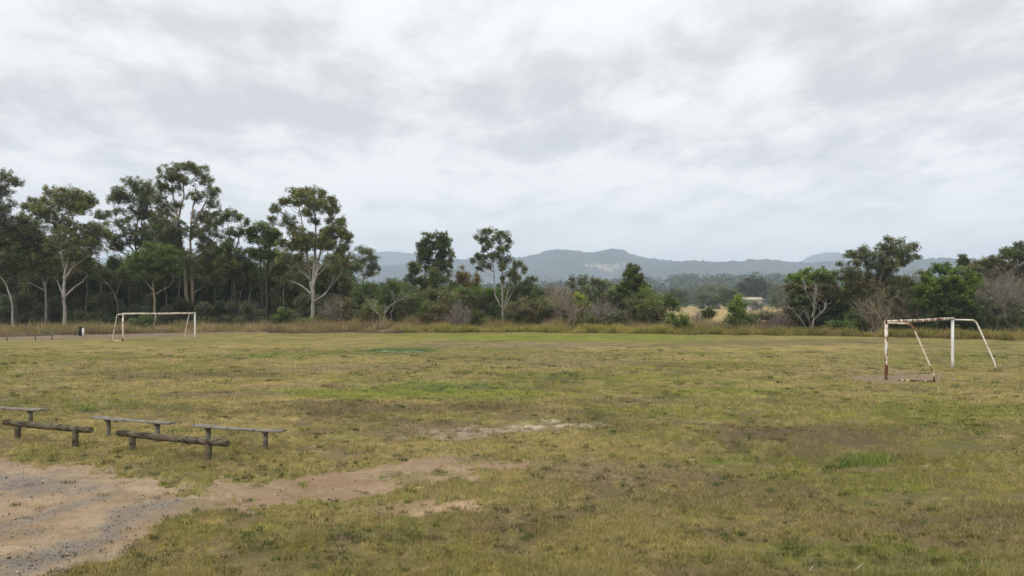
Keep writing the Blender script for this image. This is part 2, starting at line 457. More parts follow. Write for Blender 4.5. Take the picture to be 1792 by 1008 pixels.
EDGE = np.array([(-900, 610), (-200, 598), (0, 590), (150, 587), (400, 583), (700, 582), (900, 582), (1200, 585), (1360, 588), (1600, 591), (1792, 598), (2000, 606), (2700, 640)], float)

def inpoly(px, py, poly):
    ins = np.zeros(px.shape, bool); j = len(poly) - 1
    for i in range(len(poly)):
        xi, yi = poly[i]; xj, yj = poly[j]
        c = ((yi > py) != (yj > py)) & (px < (xj - xi) * (py - yi) / (yj - yi + 1e-9) + xi)
        ins ^= c; j = i
    return ins

def tuft(X, Y):
    """0 in the hollows between tussocks, 1 on top of them"""
    return sstep(0.38, 0.64, 0.65 * fbm(X / 0.55, Y / 0.46, 3, 401) + 0.35 * fbm(X / 0.15, Y / 0.14, 2, 411))

def field(X, Y):
    """surface colour, bare-ness (0 grass .. 1 dirt), gravel share at ground points"""
    Yc = np.maximum(Y, 3.0)
    dx = (fbm(X / 0.9, Y / 0.9, 4, 5) - 0.5); dy = (fbm(X / 0.9, Y / 0.9, 4, 15) - 0.5)
    lx = (fbm(X / 5, Y / 5, 3, 25) - 0.5); ly = (fbm(X / 5, Y / 5, 3, 35) - 0.5)
    a = np.clip(Y / 14, 0.5, 4)
    n6 = fbm(X / 0.22, Y / 0.2, 3, 180) - 0.5
    Xd = X + n6 * 0.5 + dx * 0.9 * a + lx * 1.2 * np.clip(Y / 25, 0.2, 3); Yd = np.maximum(Yc + n6 * 0.9 + dy * 1.1 * a + ly * 1.5 * np.clip(Y / 25, 0.2, 3), 2.5)
    z = -0.38 * sstep(35, 85, Yd)
    px = CX + F * Xd / Yd; py = HY + F * (HC - z) / Yd
    n1 = fbm(X / 7.0, Y / 4.5, 4, 60); n2 = fbm(X / 1.6, Y / 1.1, 4, 70); n3 = fbm(X / 3.2, Y / 2.2, 4, 80); n4 = fbm(X / 0.45, Y / 0.4, 3, 90)
    m = sstep(0.32, 0.68, 0.5 * n1 + 0.35 * n2 + 0.15 * n4 + 0.0)[..., None]
    c = OLIVE * (1 - m) + STRAW * m
    g = (sstep(0.54, 0.72, n3) * 0.6)[..., None]; c = c * (1 - g) + YGREEN * g
    g = (sstep(0.56, 0.75, fbm(X / 2.2, Y / 1.2, 4, 120)) * 0.55)[..., None]; c = c * (1 - g) + BROWN * g
    g = (sstep(0.58, 0.72, n2 * 0.6 + n4 * 0.4) * 0.45)[..., None]; c = c * (1 - g) + GREEN * g
    n5 = fbm(X / 0.17, Y / 0.15, 3, 170)
    g = (sstep(0.52, 0.70, n4 * 0.5 + n5 * 0.5) * 0.55)[..., None]; c = c * (1 - g) + np.array([0.175, 0.128, 0.082]) * g
    g = (sstep(0.48, 0.34, n5 * 0.6 + n2 * 0.4) * 0.55)[..., None]; c = c * (1 - g) + np.array([0.30, 0.235, 0.11]) * g
    for (cx, cy, rx, ry, pc, s) in PATCH:
        r = np.hypot((px - cx) / rx, (py - cy) / ry)
        w = (sstep(1.3, 0.5, r + (n2 - 0.5) * 1.1 + (n4 - 0.5) * 0.8) * min(1.0, s * 1.25))[..., None]
        c = c * (1 - w) + pc * w
    bare = np.zeros(X.shape); grav = np.zeros(X.shape)
    # dirt track, the edge broken up by turf
    a1 = inpoly(px, py, DIRTPOLY)
    k = 0.5 + 0.5 * a1
    far = sstep(560, 900, px)
    d = np.where(a1, 1.0, 0.0)
    turf = sstep(0.60, 0.70, n2 * 0.45 + n4 * 0.35 + n3 * 0.2 + 0.07 * far) * (0.35 + 0.5 * far) * sstep(150, 350, px)
    d = d * (1 - turf)
    for (cx, cy, rx, ry, s) in ((690, 833, 36, 6, 1.0), (502, 851, 22, 4, 0.9), (395, 873, 30, 4, 0.7), (340, 856, 40, 5, 0.8), (255, 946, 30, 7, 0.9), (600, 862, 30, 3, 0.5), (770, 828, 25, 3, 0.6), (830, 822, 30, 4, 0.6), (440, 845, 30, 3, 0.6)):
        d = d * (1 - s * sstep(1.2, 0.7, np.hypot((px - cx) / rx, (py - cy) / ry) + (n4 - 0.5) * 1.5))
    dc = DIRT * (0.85 + 0.3 * n2)[..., None] * (0.9 + 0.2 * n4)[..., None]
    w = (sstep(0.45, 0.7, n1 * 0.5 + n2 * 0.5))[..., None] * 0.6; dc = dc * (1 - w) + SAND * w
    for (cx, cy, rx, ry, s) in ((440, 873, 90, 9, 0.7), (650, 846, 120, 8, 0.35), (100, 985, 90, 7, 0.4)):
        w = (sstep(1.2, 0.5, np.hypot((px - cx) / rx, (py - cy) / ry) + (n2 - 0.5)) * s)[..., None]; dc = dc * (1 - w) + RED * w
    for (cx, cy, rx, ry, s) in ((20, 835, 75, 22, 0.6), (30, 995, 90, 14, 0.7), (-300, 900, 300, 70, 0.7)):
        w = sstep(1.2, 0.4, np.hypot((px - cx) / rx, (py - cy) / ry) + (n2 - 0.5) * 1.8 + (n4 - 0.5) * 1.6) * s
        grav = np.maximum(grav, w)
    grav = grav * a1
    dc = dc * (1 - grav[..., None]) + GRAV * (0.8 + 0.4 * n4)[..., None] * grav[..., None]
    # curving wheel tracks: paler sand bands, darker gritty bands
    def band(line, wd):
        L_ = np.array(line, float); best = np.full(px.shape, 1e9)
        for i in range(len(L_) - 1):
            ax, ay = L_[i, 0], L_[i, 1] * 3.5; bx_, by_ = L_[i + 1, 0], L_[i + 1, 1] * 3.5
            t_ = np.clip(((px - ax) * (bx_ - ax) + (py * 3.5 - ay) * (by_ - ay)) / ((bx_ - ax) ** 2 + (by_ - ay) ** 2), 0, 1)
            best = np.minimum(best, np.hypot(px - ax - t_ * (bx_ - ax), py * 3.5 - ay - t_ * (by_ - ay)))
        return np.exp(-(best / (wd * 3.5)) ** 2)
    for line, wd, colr, s in (
        ([(-200, 985), (0, 962), (90, 942), (160, 915), (240, 885), (330, 868)], 9, SAND * 1.12, 0.75),
        ([(-200, 900), (0, 880), (120, 862), (230, 848), (330, 852)], 6, SAND * 1.08, 0.6),
        ([(0, 815), (90, 822), (190, 842), (280, 858), (360, 868), (480, 870)], 6, SAND * 1.05, 0.55),
        ([(40, 1004), (120, 985), (200, 960), (250, 930)], 6, SAND * 1.05, 0.6),
        ([(-200, 1010), (0, 988), (80, 965), (150, 938), (215, 905), (300, 880)], 8, GRAV * 0.92, 0.85),
        ([(-200, 930), (0, 915), (70, 900), (140, 880), (200, 866)], 7, GRAV * 0.95, 0.7),
        ([(-100, 835), (0, 838), (70, 846), (130, 852)], 13, GRAV * 0.95, 0.7),
        ([(60, 1003), (140, 975), (230, 950)], 4, GRAV * 0.9, 0.5),
        ([(230, 872), (330, 876), (450, 866), (560, 858)], 3.5, DIRT * 0.80, 0.6),
        ([(380, 856), (500, 856), (640, 842), (760, 830)], 3, DIRT * 0.82, 0.5)):
        w = band(line, wd * (0.6 + 0.9 * n2)) * s * sstep(0.30, 0.55, 0.4 * n2 + 0.4 * n4 + 0.3 * n5)
        if colr[0] < 0.22: grav = np.maximum(grav, w * a1)
        dc = dc * (1 - w[..., None]) + colr * (0.85 + 0.3 * n4)[..., None] * w[..., None]
    dc = dc * (0.80 + 0.4 * n5)[..., None]
    # paler wheel lines
    for yy, xx0, xx1 in ((861, 420, 760), (852, 600, 820)):
        w = (np.exp(-((py - (yy - (px - 500) * 0.045)) / 2.4) ** 2) * sstep(xx0, xx0 + 60, px) * (1 - sstep(xx1 - 60, xx1, px)) * 0.45)[..., None]
        dc = dc * (1 - w) + SAND * 1.1 * w
    c = c * (1 - d[..., None]) + dc * d[..., None]
    bare = np.maximum(bare, d)
    for (cx, cy, rx, ry, s), sc in zip(SANDP, SANDC):
        r = np.hypot((px - cx) / rx, (py - cy) / ry)
        w = sstep(1.12, 0.8, r + (n2 - 0.5) * 1.6 + (n4 - 0.5) * 2.2 + (n5 - 0.5) * 1.2) * s
        if ry < 9 and cy > 620 and cx != 1576: w = w * sstep(0.40, 0.56, 0.5 * n4 + 0.5 * n5)
        if cx < 860 and cy > 870: w = w * (1 - 0.25 * sstep(0.58, 0.66, n4))
        c = c * (1 - w[..., None]) + sc * (0.85 + 0.3 * n4)[..., None] * w[..., None]
        bare = np.maximum(bare, w)
    # past the mown edge
    pxr = CX + F * X / Yc; pyr = HY + F * (HC + 0.38) / Yc
    ey = np.interp(pxr, EDGE[:, 0], EDGE[:, 1])
    beyond = sstep(0.6, -0.6, pyr - ey)
    rough = np.where((pxr < 690)[..., None], PINK * (0.75 + 0.5 * n2)[..., None], np.array([0.15, 0.12, 0.045]) * (0.75 + 0.5 * n2)[..., None])
    c = c * (1 - beyond[..., None]) + rough * beyond[..., None]
    w = (np.exp(-((py - (ey + 1.5)) / 4.5) ** 2) * (1 - sstep(230, 420, pxr)) * 0.9)[..., None]      # bare strip by the rail
    c = c * (1 - w) + np.array([0.20, 0.145, 0.105]) * w
    farf = sstep(122, 140, Y)[..., None]                                                        # straw paddock behind the bushes
    gap = (sstep(1120, 1160, pxr) * (1 - sstep(1420, 1500, pxr)))[..., None]
    c = c * (1 - farf) + (np.array([0.32, 0.235, 0.10]) * gap + np.array([0.06, 0.052, 0.03]) * (1 - gap)) * (0.8 + 0.4 * n1)[..., None] * farf
    fw = sstep(420, 500, Y)[..., None]
    c = c * (1 - fw) + np.array([0.07, 0.075, 0.04]) * fw
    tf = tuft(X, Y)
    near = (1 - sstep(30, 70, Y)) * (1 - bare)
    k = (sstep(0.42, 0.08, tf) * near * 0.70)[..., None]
    c = c * (1 - k) + (c * 0.30 + np.array([0.060, 0.044, 0.026])) * k  # hollows between tussocks: brown thatch, with gap shade painted into the colour
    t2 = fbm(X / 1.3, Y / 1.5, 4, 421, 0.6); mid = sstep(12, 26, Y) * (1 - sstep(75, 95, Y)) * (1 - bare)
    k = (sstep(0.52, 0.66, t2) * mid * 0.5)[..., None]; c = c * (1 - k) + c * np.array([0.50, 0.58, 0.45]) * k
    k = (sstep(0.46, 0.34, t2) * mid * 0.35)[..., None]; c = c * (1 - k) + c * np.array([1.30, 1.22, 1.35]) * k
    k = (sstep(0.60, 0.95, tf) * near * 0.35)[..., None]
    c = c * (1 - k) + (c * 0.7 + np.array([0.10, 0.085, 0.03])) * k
    return c, bare, grav

# ------------------------------------------------------------------ ground sheet
def build_ground():
    rr = np.concatenate([np.linspace(0.4, 7.5, 16)[:-1], np.geomspace(7.5, 125, 560)[:-1], np.geomspace(125, 6800, 100)])
    af = np.linspace(-46, 46, 1000)
    ab = np.linspace(46, 314, 70)[1:-1]
    an = np.radians(np.concatenate([af, ab])); na = len(an)
    Rr, A = np.meshgrid(rr, an, indexing='ij')
    X = Rr * np.sin(A); Y = Rr * np.cos(A)
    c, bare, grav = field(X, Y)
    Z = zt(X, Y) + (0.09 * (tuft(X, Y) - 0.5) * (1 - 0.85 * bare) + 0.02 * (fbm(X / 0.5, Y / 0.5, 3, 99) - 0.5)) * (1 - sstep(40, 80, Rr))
    V = np.stack([X, Y, Z], -1).reshape(-1, 3)
    i = np.arange(len(rr) - 1)[:, None] * na; j = np.arange(na)[None]; j2 = (j + 1) % na
    q = np.stack([i + j, i + na + j, i + na + j2, i + j2], -1).reshape(-1, 4)
    V = np.concatenate([V, [[0, 0, zt1(0, 0)]]]); cc = np.concatenate([c.reshape(-1, 3), [STRAW]])
    t = np.stack([np.full(na, len(V) - 1), np.arange(na), (np.arange(na) + 1) % na], 1)
    mb = MB(); mb.add(V, q=q, t=t, c=cc)
    o = mb.build('ground', mat_ground(), smooth=True)
    me = o.data
    a = me.attributes.new('cover', 'FLOAT_COLOR', 'POINT')
    k = np.zeros((len(V), 4), np.float32); k[:-1, 0] = bare.ravel(); k[:-1, 1] = grav.ravel(); k[:, 3] = 1
    a.data.foreach_set('color', k.ravel())
    tag(o, kind='structure')

def mat_ground():
    m, nt, p, out = newmat('ground')
    a = nt.new('ShaderNodeAttribute', attribute_name='tint'); cv = nt.new('ShaderNodeAttribute', attribute_name='cover')
    sp = nt.new('ShaderNodeSeparateColor'); nt.link(cv.outputs['Color'], sp.inputs[0])
    bare, grav = sp.outputs[0], sp.outputs[1]
    tc = nt.new('ShaderNodeTexCoord'); v = tc.outputs['Object']
    n_f = nt.noise(v, 42, 6, 0.7); n_m = nt.noise(v, 7, 6, 0.65); n_c = nt.noise(nt.mapping(v, (0.6, 1, 1)), 1.6, 7, 0.68)
    # grass: straw and shade flecks
    col = a.outputs['Color']
    g = nt.mix(nt.ramp(n_f, 0.50, 0.72), col, nt.mix(1.0, col, (1.55, 1.45, 1.7), 'MULTIPLY'))
    g = nt.mix(nt.ramp(n_f, 0.48, 0.30), g, nt.mix(1.0, col, (0.48, 0.52, 0.42), 'MULTIPLY'))
    g = nt.mix(nt.ramp(n_m, 0.56, 0.70), g, nt.mix(1.0, g, (0.62, 0.68, 0.55), 'MULTIPLY'))
    g = nt.mix(nt.ramp(n_c, 0.54, 0.66), g, nt.mix(1.0, g, (0.80, 0.84, 0.72), 'MULTIPLY'))
    g = nt.mix(nt.ramp(n_c, 0.46, 0.36), g, nt.mix(1.0, g, (1.18, 1.12, 1.2), 'MULTIPLY'))
    # dirt: grit, pebbles
    vo = nt.new('ShaderNodeTexVoronoi', i_Scale=34.0); nt.link(v, vo.inputs['Vector'])
    peb = nt.ramp(vo.outputs['Distance'], 0.32, 0.18)
    sel = nt.new('ShaderNodeSeparateColor'); nt.link(vo.outputs['Color'], sel.inputs[0])
    pebm = nt.math('MULTIPLY', peb, nt.ramp(sel.outputs[0], 0.72, 0.86))
    pebg = nt.math('MULTIPLY', peb, nt.math('MULTIPLY', grav, 0.9))
    pebm = nt.math('MAXIMUM', pebm, pebg)
    pc = nt.mix(sel.outputs[1], (0.10, 0.09, 0.085), (0.34, 0.31, 0.28))
    dd = nt.mix(nt.ramp(n_f, 0.45, 0.75), nt.mix(1.0, col, (0.88, 0.87, 0.86), 'MULTIPLY'), nt.mix(1.0, col, (1.18, 1.16, 1.14), 'MULTIPLY'))
    dd = nt.mix(nt.ramp(n_m, 0.55, 0.75), dd, nt.mix(1.0, dd, (0.80, 0.79, 0.79), 'MULTIPLY'))
    dd = nt.mix(nt.math('MULTIPLY', pebm, 0.75), dd, pc)
    bm = nt.ramp(nt.math('ADD', bare, nt.math('MULTIPLY', nt.math('SUBTRACT', n_m, 0.5), 0.9)), 0.35, 0.62)
    nt.link(nt.mix(bm, nt.mix(1.0, g, (0.98, 1.0, 1.0), 'MULTIPLY'), dd), p.inputs['Base Color'])
    p.inputs['Roughness'].default_value = 0.95; p.inputs['Specular IOR Level'].default_value = 0.1
    h = nt.math('ADD', nt.math('MULTIPLY', n_f, 0.45), n_m)
    h = nt.math('ADD', h, nt.math('MULTIPLY', pebm, 0.25))
    nt.link(nt.bump(h, 0.55, 0.035), p.inputs['Normal'])
    return m

# ------------------------------------------------------------------ grass blades
def blades(mb, X, Y, h, w, col, rng, lean=0.6, lift=None):
    n = len(X); Z = zt(X, Y) - 0.01 + (lift if lift is not None else 0)
    an = rng.uniform(0, 2 * PI, n); S = np.stack([np.cos(an), np.sin(an), np.zeros(n)], 1)
    ld = rng.uniform(0, 2 * PI, n); lm = np.abs(rng.normal(0, lean, n))
    tip = np.stack([np.cos(ld) * lm * h, np.sin(ld) * lm * h, h], 1)
    P = np.stack([X, Y, Z], 1)
    V = np.stack([P - S * w[:, None] / 2, P + S * w[:, None] / 2, P + tip], 1)
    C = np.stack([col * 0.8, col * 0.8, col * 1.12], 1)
    mb.add(V.reshape(-1, 3), t=np.arange(n * 3).reshape(-1, 3), c=C.reshape(-1, 3))

def build_grass():
    rng = np.random.default_rng(11)
    mb = MB()
    N = 690000
    # constant density per picture row: row uniform -> distance
    row = 700 + (1020 - 700) * rng.random(N) ** 0.8
    row = np.where(rng.random(N) < 0.22, 612 + 120 * rng.random(N), row)
    Y = F * HC / (row - HY); X = (rng.uniform(-260, 2050, N) - CX) / F * Y
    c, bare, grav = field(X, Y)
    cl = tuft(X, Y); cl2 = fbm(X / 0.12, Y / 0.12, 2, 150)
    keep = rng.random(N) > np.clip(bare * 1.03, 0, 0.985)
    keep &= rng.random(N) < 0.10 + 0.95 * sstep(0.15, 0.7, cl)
    X, Y, c, cl, cl2 = X[keep], Y[keep], c[keep], cl[keep], cl2[keep]; n = len(X)
    k = np.clip(Y / 12, 0.8, 3.2)
    h = (0.014 + 0.052 * cl + 0.016 * rng.random(n)) * rng.uniform(0.6, 1.5, n) * (0.8 + 0.2 * k)
    long = sstep(0.2, -0.2, np.abs((CX + F * X / Y) - 1500) / 200 - 0.9) * (np.abs(HY + F * HC / Y - 795) < 9)
    h = h * (1 + 1.2 * long)
    w = 0.0062 * k * rng.uniform(0.6, 1.4, n)
    f = np.exp(rng.normal(0, 0.24, n))[:, None] * (1 + rng.normal(0, 0.07, (n, 3)))
    st = rng.random(n) < 0.20 * np.clip(c[:, 0] / 0.16, 0.3, 1.5)
    col = c * 1.30 * f
    col[st] = np.array([0.40, 0.325, 0.155]) * f[st]
    gr = rng.random(n) < 0.09
    col[gr] = np.array([0.125, 0.16, 0.034]) * f[gr]
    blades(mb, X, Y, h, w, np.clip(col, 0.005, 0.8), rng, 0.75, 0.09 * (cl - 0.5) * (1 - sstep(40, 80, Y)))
    # scattered tussocks: dark green, straw, olive
    T_ = 3900; row = 604 + 416 * rng.random(T_) ** 1.0; Y = F * HC / (row - HY); X = (rng.uniform(-140, 1930, T_) - CX) / F * Y
    c, bare, grav = field(X, Y); pxx = CX + F * X / Y
    cluster = fbm(X / 4.0, Y / 6.0, 3, 431)
    keep = (rng.random(T_) > bare * 0.93) & (cluster + 0.25 * rng.random(T_) > 0.56)
    X, Y, c = X[keep], Y[keep], c[keep]; T_ = len(X); nb = 26
    kind = rng.random(T_)
    base = np.where((kind < 0.45)[:, None], np.array([0.060, 0.088, 0.018]), np.where((kind < 0.72)[:, None], np.array([0.30, 0.235, 0.10]), c * 0.8))
    rad = rng.uniform(0.05, 0.15, T_) * np.clip(Y / 18, 0.8, 2.2); hh = rng.uniform(0.038, 0.09, T_) * np.clip(Y / 25, 0.9, 1.6)
    i = np.repeat(np.arange(T_), nb); n = len(i)
    a_ = rng.uniform(0, 2 * PI, n); r_ = np.sqrt(rng.random(n)) * rad[i]
    xx = X[i] + np.cos(a_) * r_ * 1.3; yy = Y[i] + np.sin(a_) * r_
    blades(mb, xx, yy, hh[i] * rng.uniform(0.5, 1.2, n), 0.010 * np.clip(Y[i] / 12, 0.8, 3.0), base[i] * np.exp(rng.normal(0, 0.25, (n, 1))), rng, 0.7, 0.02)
    o = mb.build('grass', M['grass'])
    tag(o, 'short patchy olive and straw coloured turf covering the sports field', 'grass', kind='stuff')

def build_long_grass():
    rng = np.random.default_rng(12); mb = MB()
    def band(n, x0, x1, d0, d1, hm, pals, clump, seed, thr=0.42, w=0.05):
        px = rng.uniform(x0, x1, n)
        ey = np.interp(px, EDGE[:, 0], EDGE[:, 1])
        dist = F * (HC + 0.38) / (ey - HY)
        Y = dist + d0 + (d1 - d0) * rng.random(n) ** 1.2 + (fbm(px / 40, px * 0, 3, seed) - 0.5) * 5
        X = (px - CX) / F * Y
        t = fbm(X / clump, Y / clump, 3, seed + 3)
        keep = t + 0.12 * rng.random(n) > thr
        X, Y, t, px = X[keep], Y[keep], t[keep], px[keep]
        h = hm * 0.62 * (0.35 + 1.5 * np.clip(t - thr + 0.05, 0, 0.5) / 0.4) * rng.uniform(0.6, 1.25, len(X))
        pi_ = (fbm(X / 3.0, Y / 3.0, 3, seed + 9) * 1.6 - 0.3) * len(pals) + rng.normal(0, 0.5, len(X))
        col = np.array(pals)[np.clip(pi_.astype(int), 0, len(pals) - 1)]
        col = col * np.exp(rng.normal(0, 0.22, len(X)))[:, None]
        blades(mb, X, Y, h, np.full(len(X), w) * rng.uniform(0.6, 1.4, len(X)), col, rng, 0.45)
    dry = [(0.399, 0.3, 0.153), (0.337, 0.238, 0.131), (0.307, 0.23, 0.1), (0.215, 0.199, 0.068), (0.261, 0.177, 0.116)]
    yel = [(0.377, 0.319, 0.094), (0.304, 0.268, 0.065), (0.246, 0.239, 0.051), (0.362, 0.275, 0.116), (0.189, 0.189, 0.046)]
    grn = [(0.312, 0.248, 0.072), (0.234, 0.204, 0.049), (0.164, 0.168, 0.039), (0.328, 0.233, 0.091), (0.187, 0.175, 0.042)]
    band(42000, -180, 720, 2.5, 17, 0.95, dry, 2.4, 201, 0.36)
    band(30000, 690, 1260, 0.3, 4.0, 0.85, yel, 1.6, 211, 0.33)
    band(26000, 600, 1250, 3.5, 11, 1.45, dry, 1.5, 221, 0.42)
    band(34000, 1180, 2000, 0.2, 4.0, 0.80, grn, 1.3, 231, 0.36)
    band(12000, 1190, 1400, 6, 26, 1.15, [(0.21, 0.145, 0.10), (0.19, 0.13, 0.085), (0.24, 0.18, 0.10), (0.17, 0.13, 0.08)], 2.2, 241, 0.36)
    band(6000, 470, 730, -0.4, 3.0, 0.28, [(0.16, 0.105, 0.075), (0.19, 0.13, 0.085), (0.21, 0.17, 0.06)], 2.0, 251, 0.3, 0.07)
    o = mb.build('tall_grass', M['grass'])
    tag(o, 'tall dry yellow and straw grass growing along the far edge of the field', 'grass', kind='stuff')

def build_stones():
    rng = np.random.default_rng(13); mb = MB()
    n = 17000
    row = 795 + 225 * rng.random(n); Y = F * HC / (row - HY); X = (rng.uniform(-120, 940, n) - CX) / F * Y
    c, bare, grav = field(X, Y)
    keep = (rng.random(n) < bare * (0.25 + 0.9 * grav))
    X, Y, grav = X[keep], Y[keep], grav[keep]; n = len(X)
    s = 0.006 + 0.011 * rng.random(n) ** 3 + (rng.random(n) < 0.02) * 0.016
    ico = np.array([(0, 0, 1), (0.9, 0, 0.2), (0.28, 0.85, 0.2), (-0.72, 0.53, 0.2), (-0.72, -0.53, 0.2), (0.28, -0.85, 0.2), (0, 0, -0.5)])
    V = ico[None] * rng.uniform(0.6, 1.3, (n, 7, 3)) * s[:, None, None]
    an = rng.uniform(0, 2 * PI, n); ca, sa = np.cos(an), np.sin(an)
    Vx = V[..., 0] * ca[:, None] - V[..., 1] * sa[:, None]; Vy = V[..., 0] * sa[:, None] + V[..., 1] * ca[:, None]
    V = np.stack([Vx + X[:, None], Vy + Y[:, None], V[..., 2] * 0.8 + (zt(X, Y) + s * 0.25)[:, None]], -1)
    t = []
    for k in range(5):
        a, b = 1 + k, 1 + (k + 1) % 5
        t += [(0, a, b), (6, b, a)]
    t = np.array(t)[None] + (np.arange(n) * 7)[:, None, None]
    col = np.where(rng.random((n, 1)) < 0.6, np.array([0.10, 0.09, 0.085]), np.array([0.27, 0.235, 0.20])) * np.exp(rng.normal(0, 0.3, (n, 1)))
    mb.add(V.reshape(-1, 3), t=t.reshape(-1, 3), c=np.repeat(col, 7, 0))
    m, nt, p, out = newmat('stones')
    a = nt.new('ShaderNodeAttribute', attribute_name='tint'); nt.link(a.outputs['Color'], p.inputs['Base Color'])
    tag(mb.build('gravel', m), 'loose grey and brown stones scattered over the dirt turning area', 'gravel', kind='stuff')

# ------------------------------------------------------------------ hills and far woodland
def mat_hill(name, c1, c2):
    m, nt, p, out = newmat(name)
    a = nt.new('ShaderNodeAttribute', attribute_name='tint')
    tc = nt.new('ShaderNodeTexCoord'); v = tc.outputs['Object']
    n1 = nt.noise(v, 0.022, 6, 0.65); n2 = nt.noise(v, 0.004, 4)
    c = nt.mix(nt.ramp(n1, 0.4, 0.65), a.outputs['Color'], nt.mix(1.0, a.outputs['Color'], (1.9, 1.8, 1.6), 'MULTIPLY'))
    c = nt.mix(nt.ramp(n2, 0.45, 0.6), c, nt.mix(1.0, c, (0.65, 0.7, 0.7), 'MULTIPLY'))
    nt.link(c, p.inputs['Base Color'])
    nt.link(nt.bump(n1, 1.0, 30.0), p.inputs['Normal'])
    p.inputs['Specular IOR Level'].default_value = 0
    return m

def hill(name, ridge, d, depth, base, bump, seed, x0, x1, clearing=None):
    ridge = np.array(ridge, float)
    px = np.linspace(x0, x1, int((x1 - x0) * 0.9)); X = (px - CX) / F * d
    k = np.ones(5) / 5
    zr = np.interp(px, ridge[:, 0], ridge[:, 1])
    zr = np.convolve(np.pad(zr, 2, 'edge'), k, 'valid')
    zr = HC + (HY - zr) / F * d
    v = np.linspace(-1, 1, 70)
    XX, VV = np.meshgrid(X, v, indexing='ij'); YY = d + VV * depth
    prof = np.cos(VV * PI / 2) ** 1.1
    spur = fbm(XX / (depth * 0.35), YY / (depth * 0.5), 4, seed)
    Z = -3 + (zr[:, None] + 3) * prof * (1 - 0.55 * (1 - prof) * (spur - 0.1) * 1.5)
    Z = np.maximum(Z, -2.0)
    b = bump * (vnoise(XX / (bump * 1.3), YY / (bump * 1.3), seed + 5) ** 1.5 + 0.5 * vnoise(XX / (bump * 3), YY / (bump * 3), seed + 6))
    Z = Z + b * sstep(0, 0.2, prof) - bump * 0.6
    V = np.stack([XX, YY, Z], -1)
    nx, nv = XX.shape
    i = np.arange(nx - 1)[:, None] * nv; j = np.arange(nv - 1)[None]
    q = np.stack([i + j, i + nv + j, i + nv + j + 1, i + j + 1], -1).reshape(-1, 4)
    c = np.broadcast_to(np.array(base), V.shape).copy() * (0.75 + 0.5 * spur)[..., None]
    if clearing:
        PX = CX + F * XX / YY; PY = HY + F * (HC - Z) / YY
        for (cx, cy, rx, ry) in clearing:
            w = sstep(1.15, 0.85, np.hypot((PX - cx) / rx, (PY - cy) / ry) + (spur - 0.5) * 0.8)[..., None] * (VV < 0)[..., None]
            c = c * (1 - w) + np.array([0.30, 0.26, 0.16]) * w
    mb = MB(); mb.add(V.reshape(-1, 3), q=q, c=c.reshape(-1, 3))
    tag(mb.build(name, mat_hill(name, None, None), smooth=True), kind='structure')

def build_hills():
    hill('hill', [(-400, 470), (100, 455), (450, 447), (640, 443.5), (690, 441), (720, 445), (780, 455), (860, 470), (1000, 490)], 5600, 900, (0.035, 0.045, 0.032), 15, 301, -500, 1010)
    hill('hill', [(-400, 500), (400, 492), (560, 484), (640, 473), (680, 466), (720, 463), (770, 458), (800, 456), (835, 453), (870, 455), (900, 452), (922, 450), (940, 446), (955, 440.5), (970, 438), (1000, 439.5), (1025, 443), (1040, 443), (1052, 439.5), (1066, 437.5),
                  (1085, 439), (1098, 446), (1112, 450.5), (1128, 453), (1150, 456), (1175, 459), (1200, 459), (1240, 461), (1300, 464), (1400, 470), (1500, 480)], 3900, 900, (0.032, 0.039, 0.032), 13, 311, -500, 1510,
         clearing=[(1075, 465, 30, 3.2), (1062, 470, 16, 3.5), (1050, 465, 22, 1.5)])
    hill('hill', [(1100, 470), (1160, 461), (1200, 458), (1250, 460), (1290, 459), (1310, 456.5), (1335, 455.5), (1350, 457), (1380, 461), (1410, 461.5), (1440, 459), (1480, 459), (1540, 459), (1600, 457), (1625, 454), (1640, 453), (1665, 453), (1690, 456), (1760, 460), (1900, 455), (2300, 465)],
         3300, 700, (0.032, 0.039, 0.033), 13, 321, 1090, 2310)
    hill('hill', [(1330, 470), (1385, 462), (1408, 458), (1418, 451), (1428, 446), (1442, 442.5), (1458, 442.5), (1470, 445), (1482, 450), (1500, 456), (1560, 462), (1640, 470)], 5600, 780, (0.035, 0.045, 0.032), 14, 331, 1320, 1650)

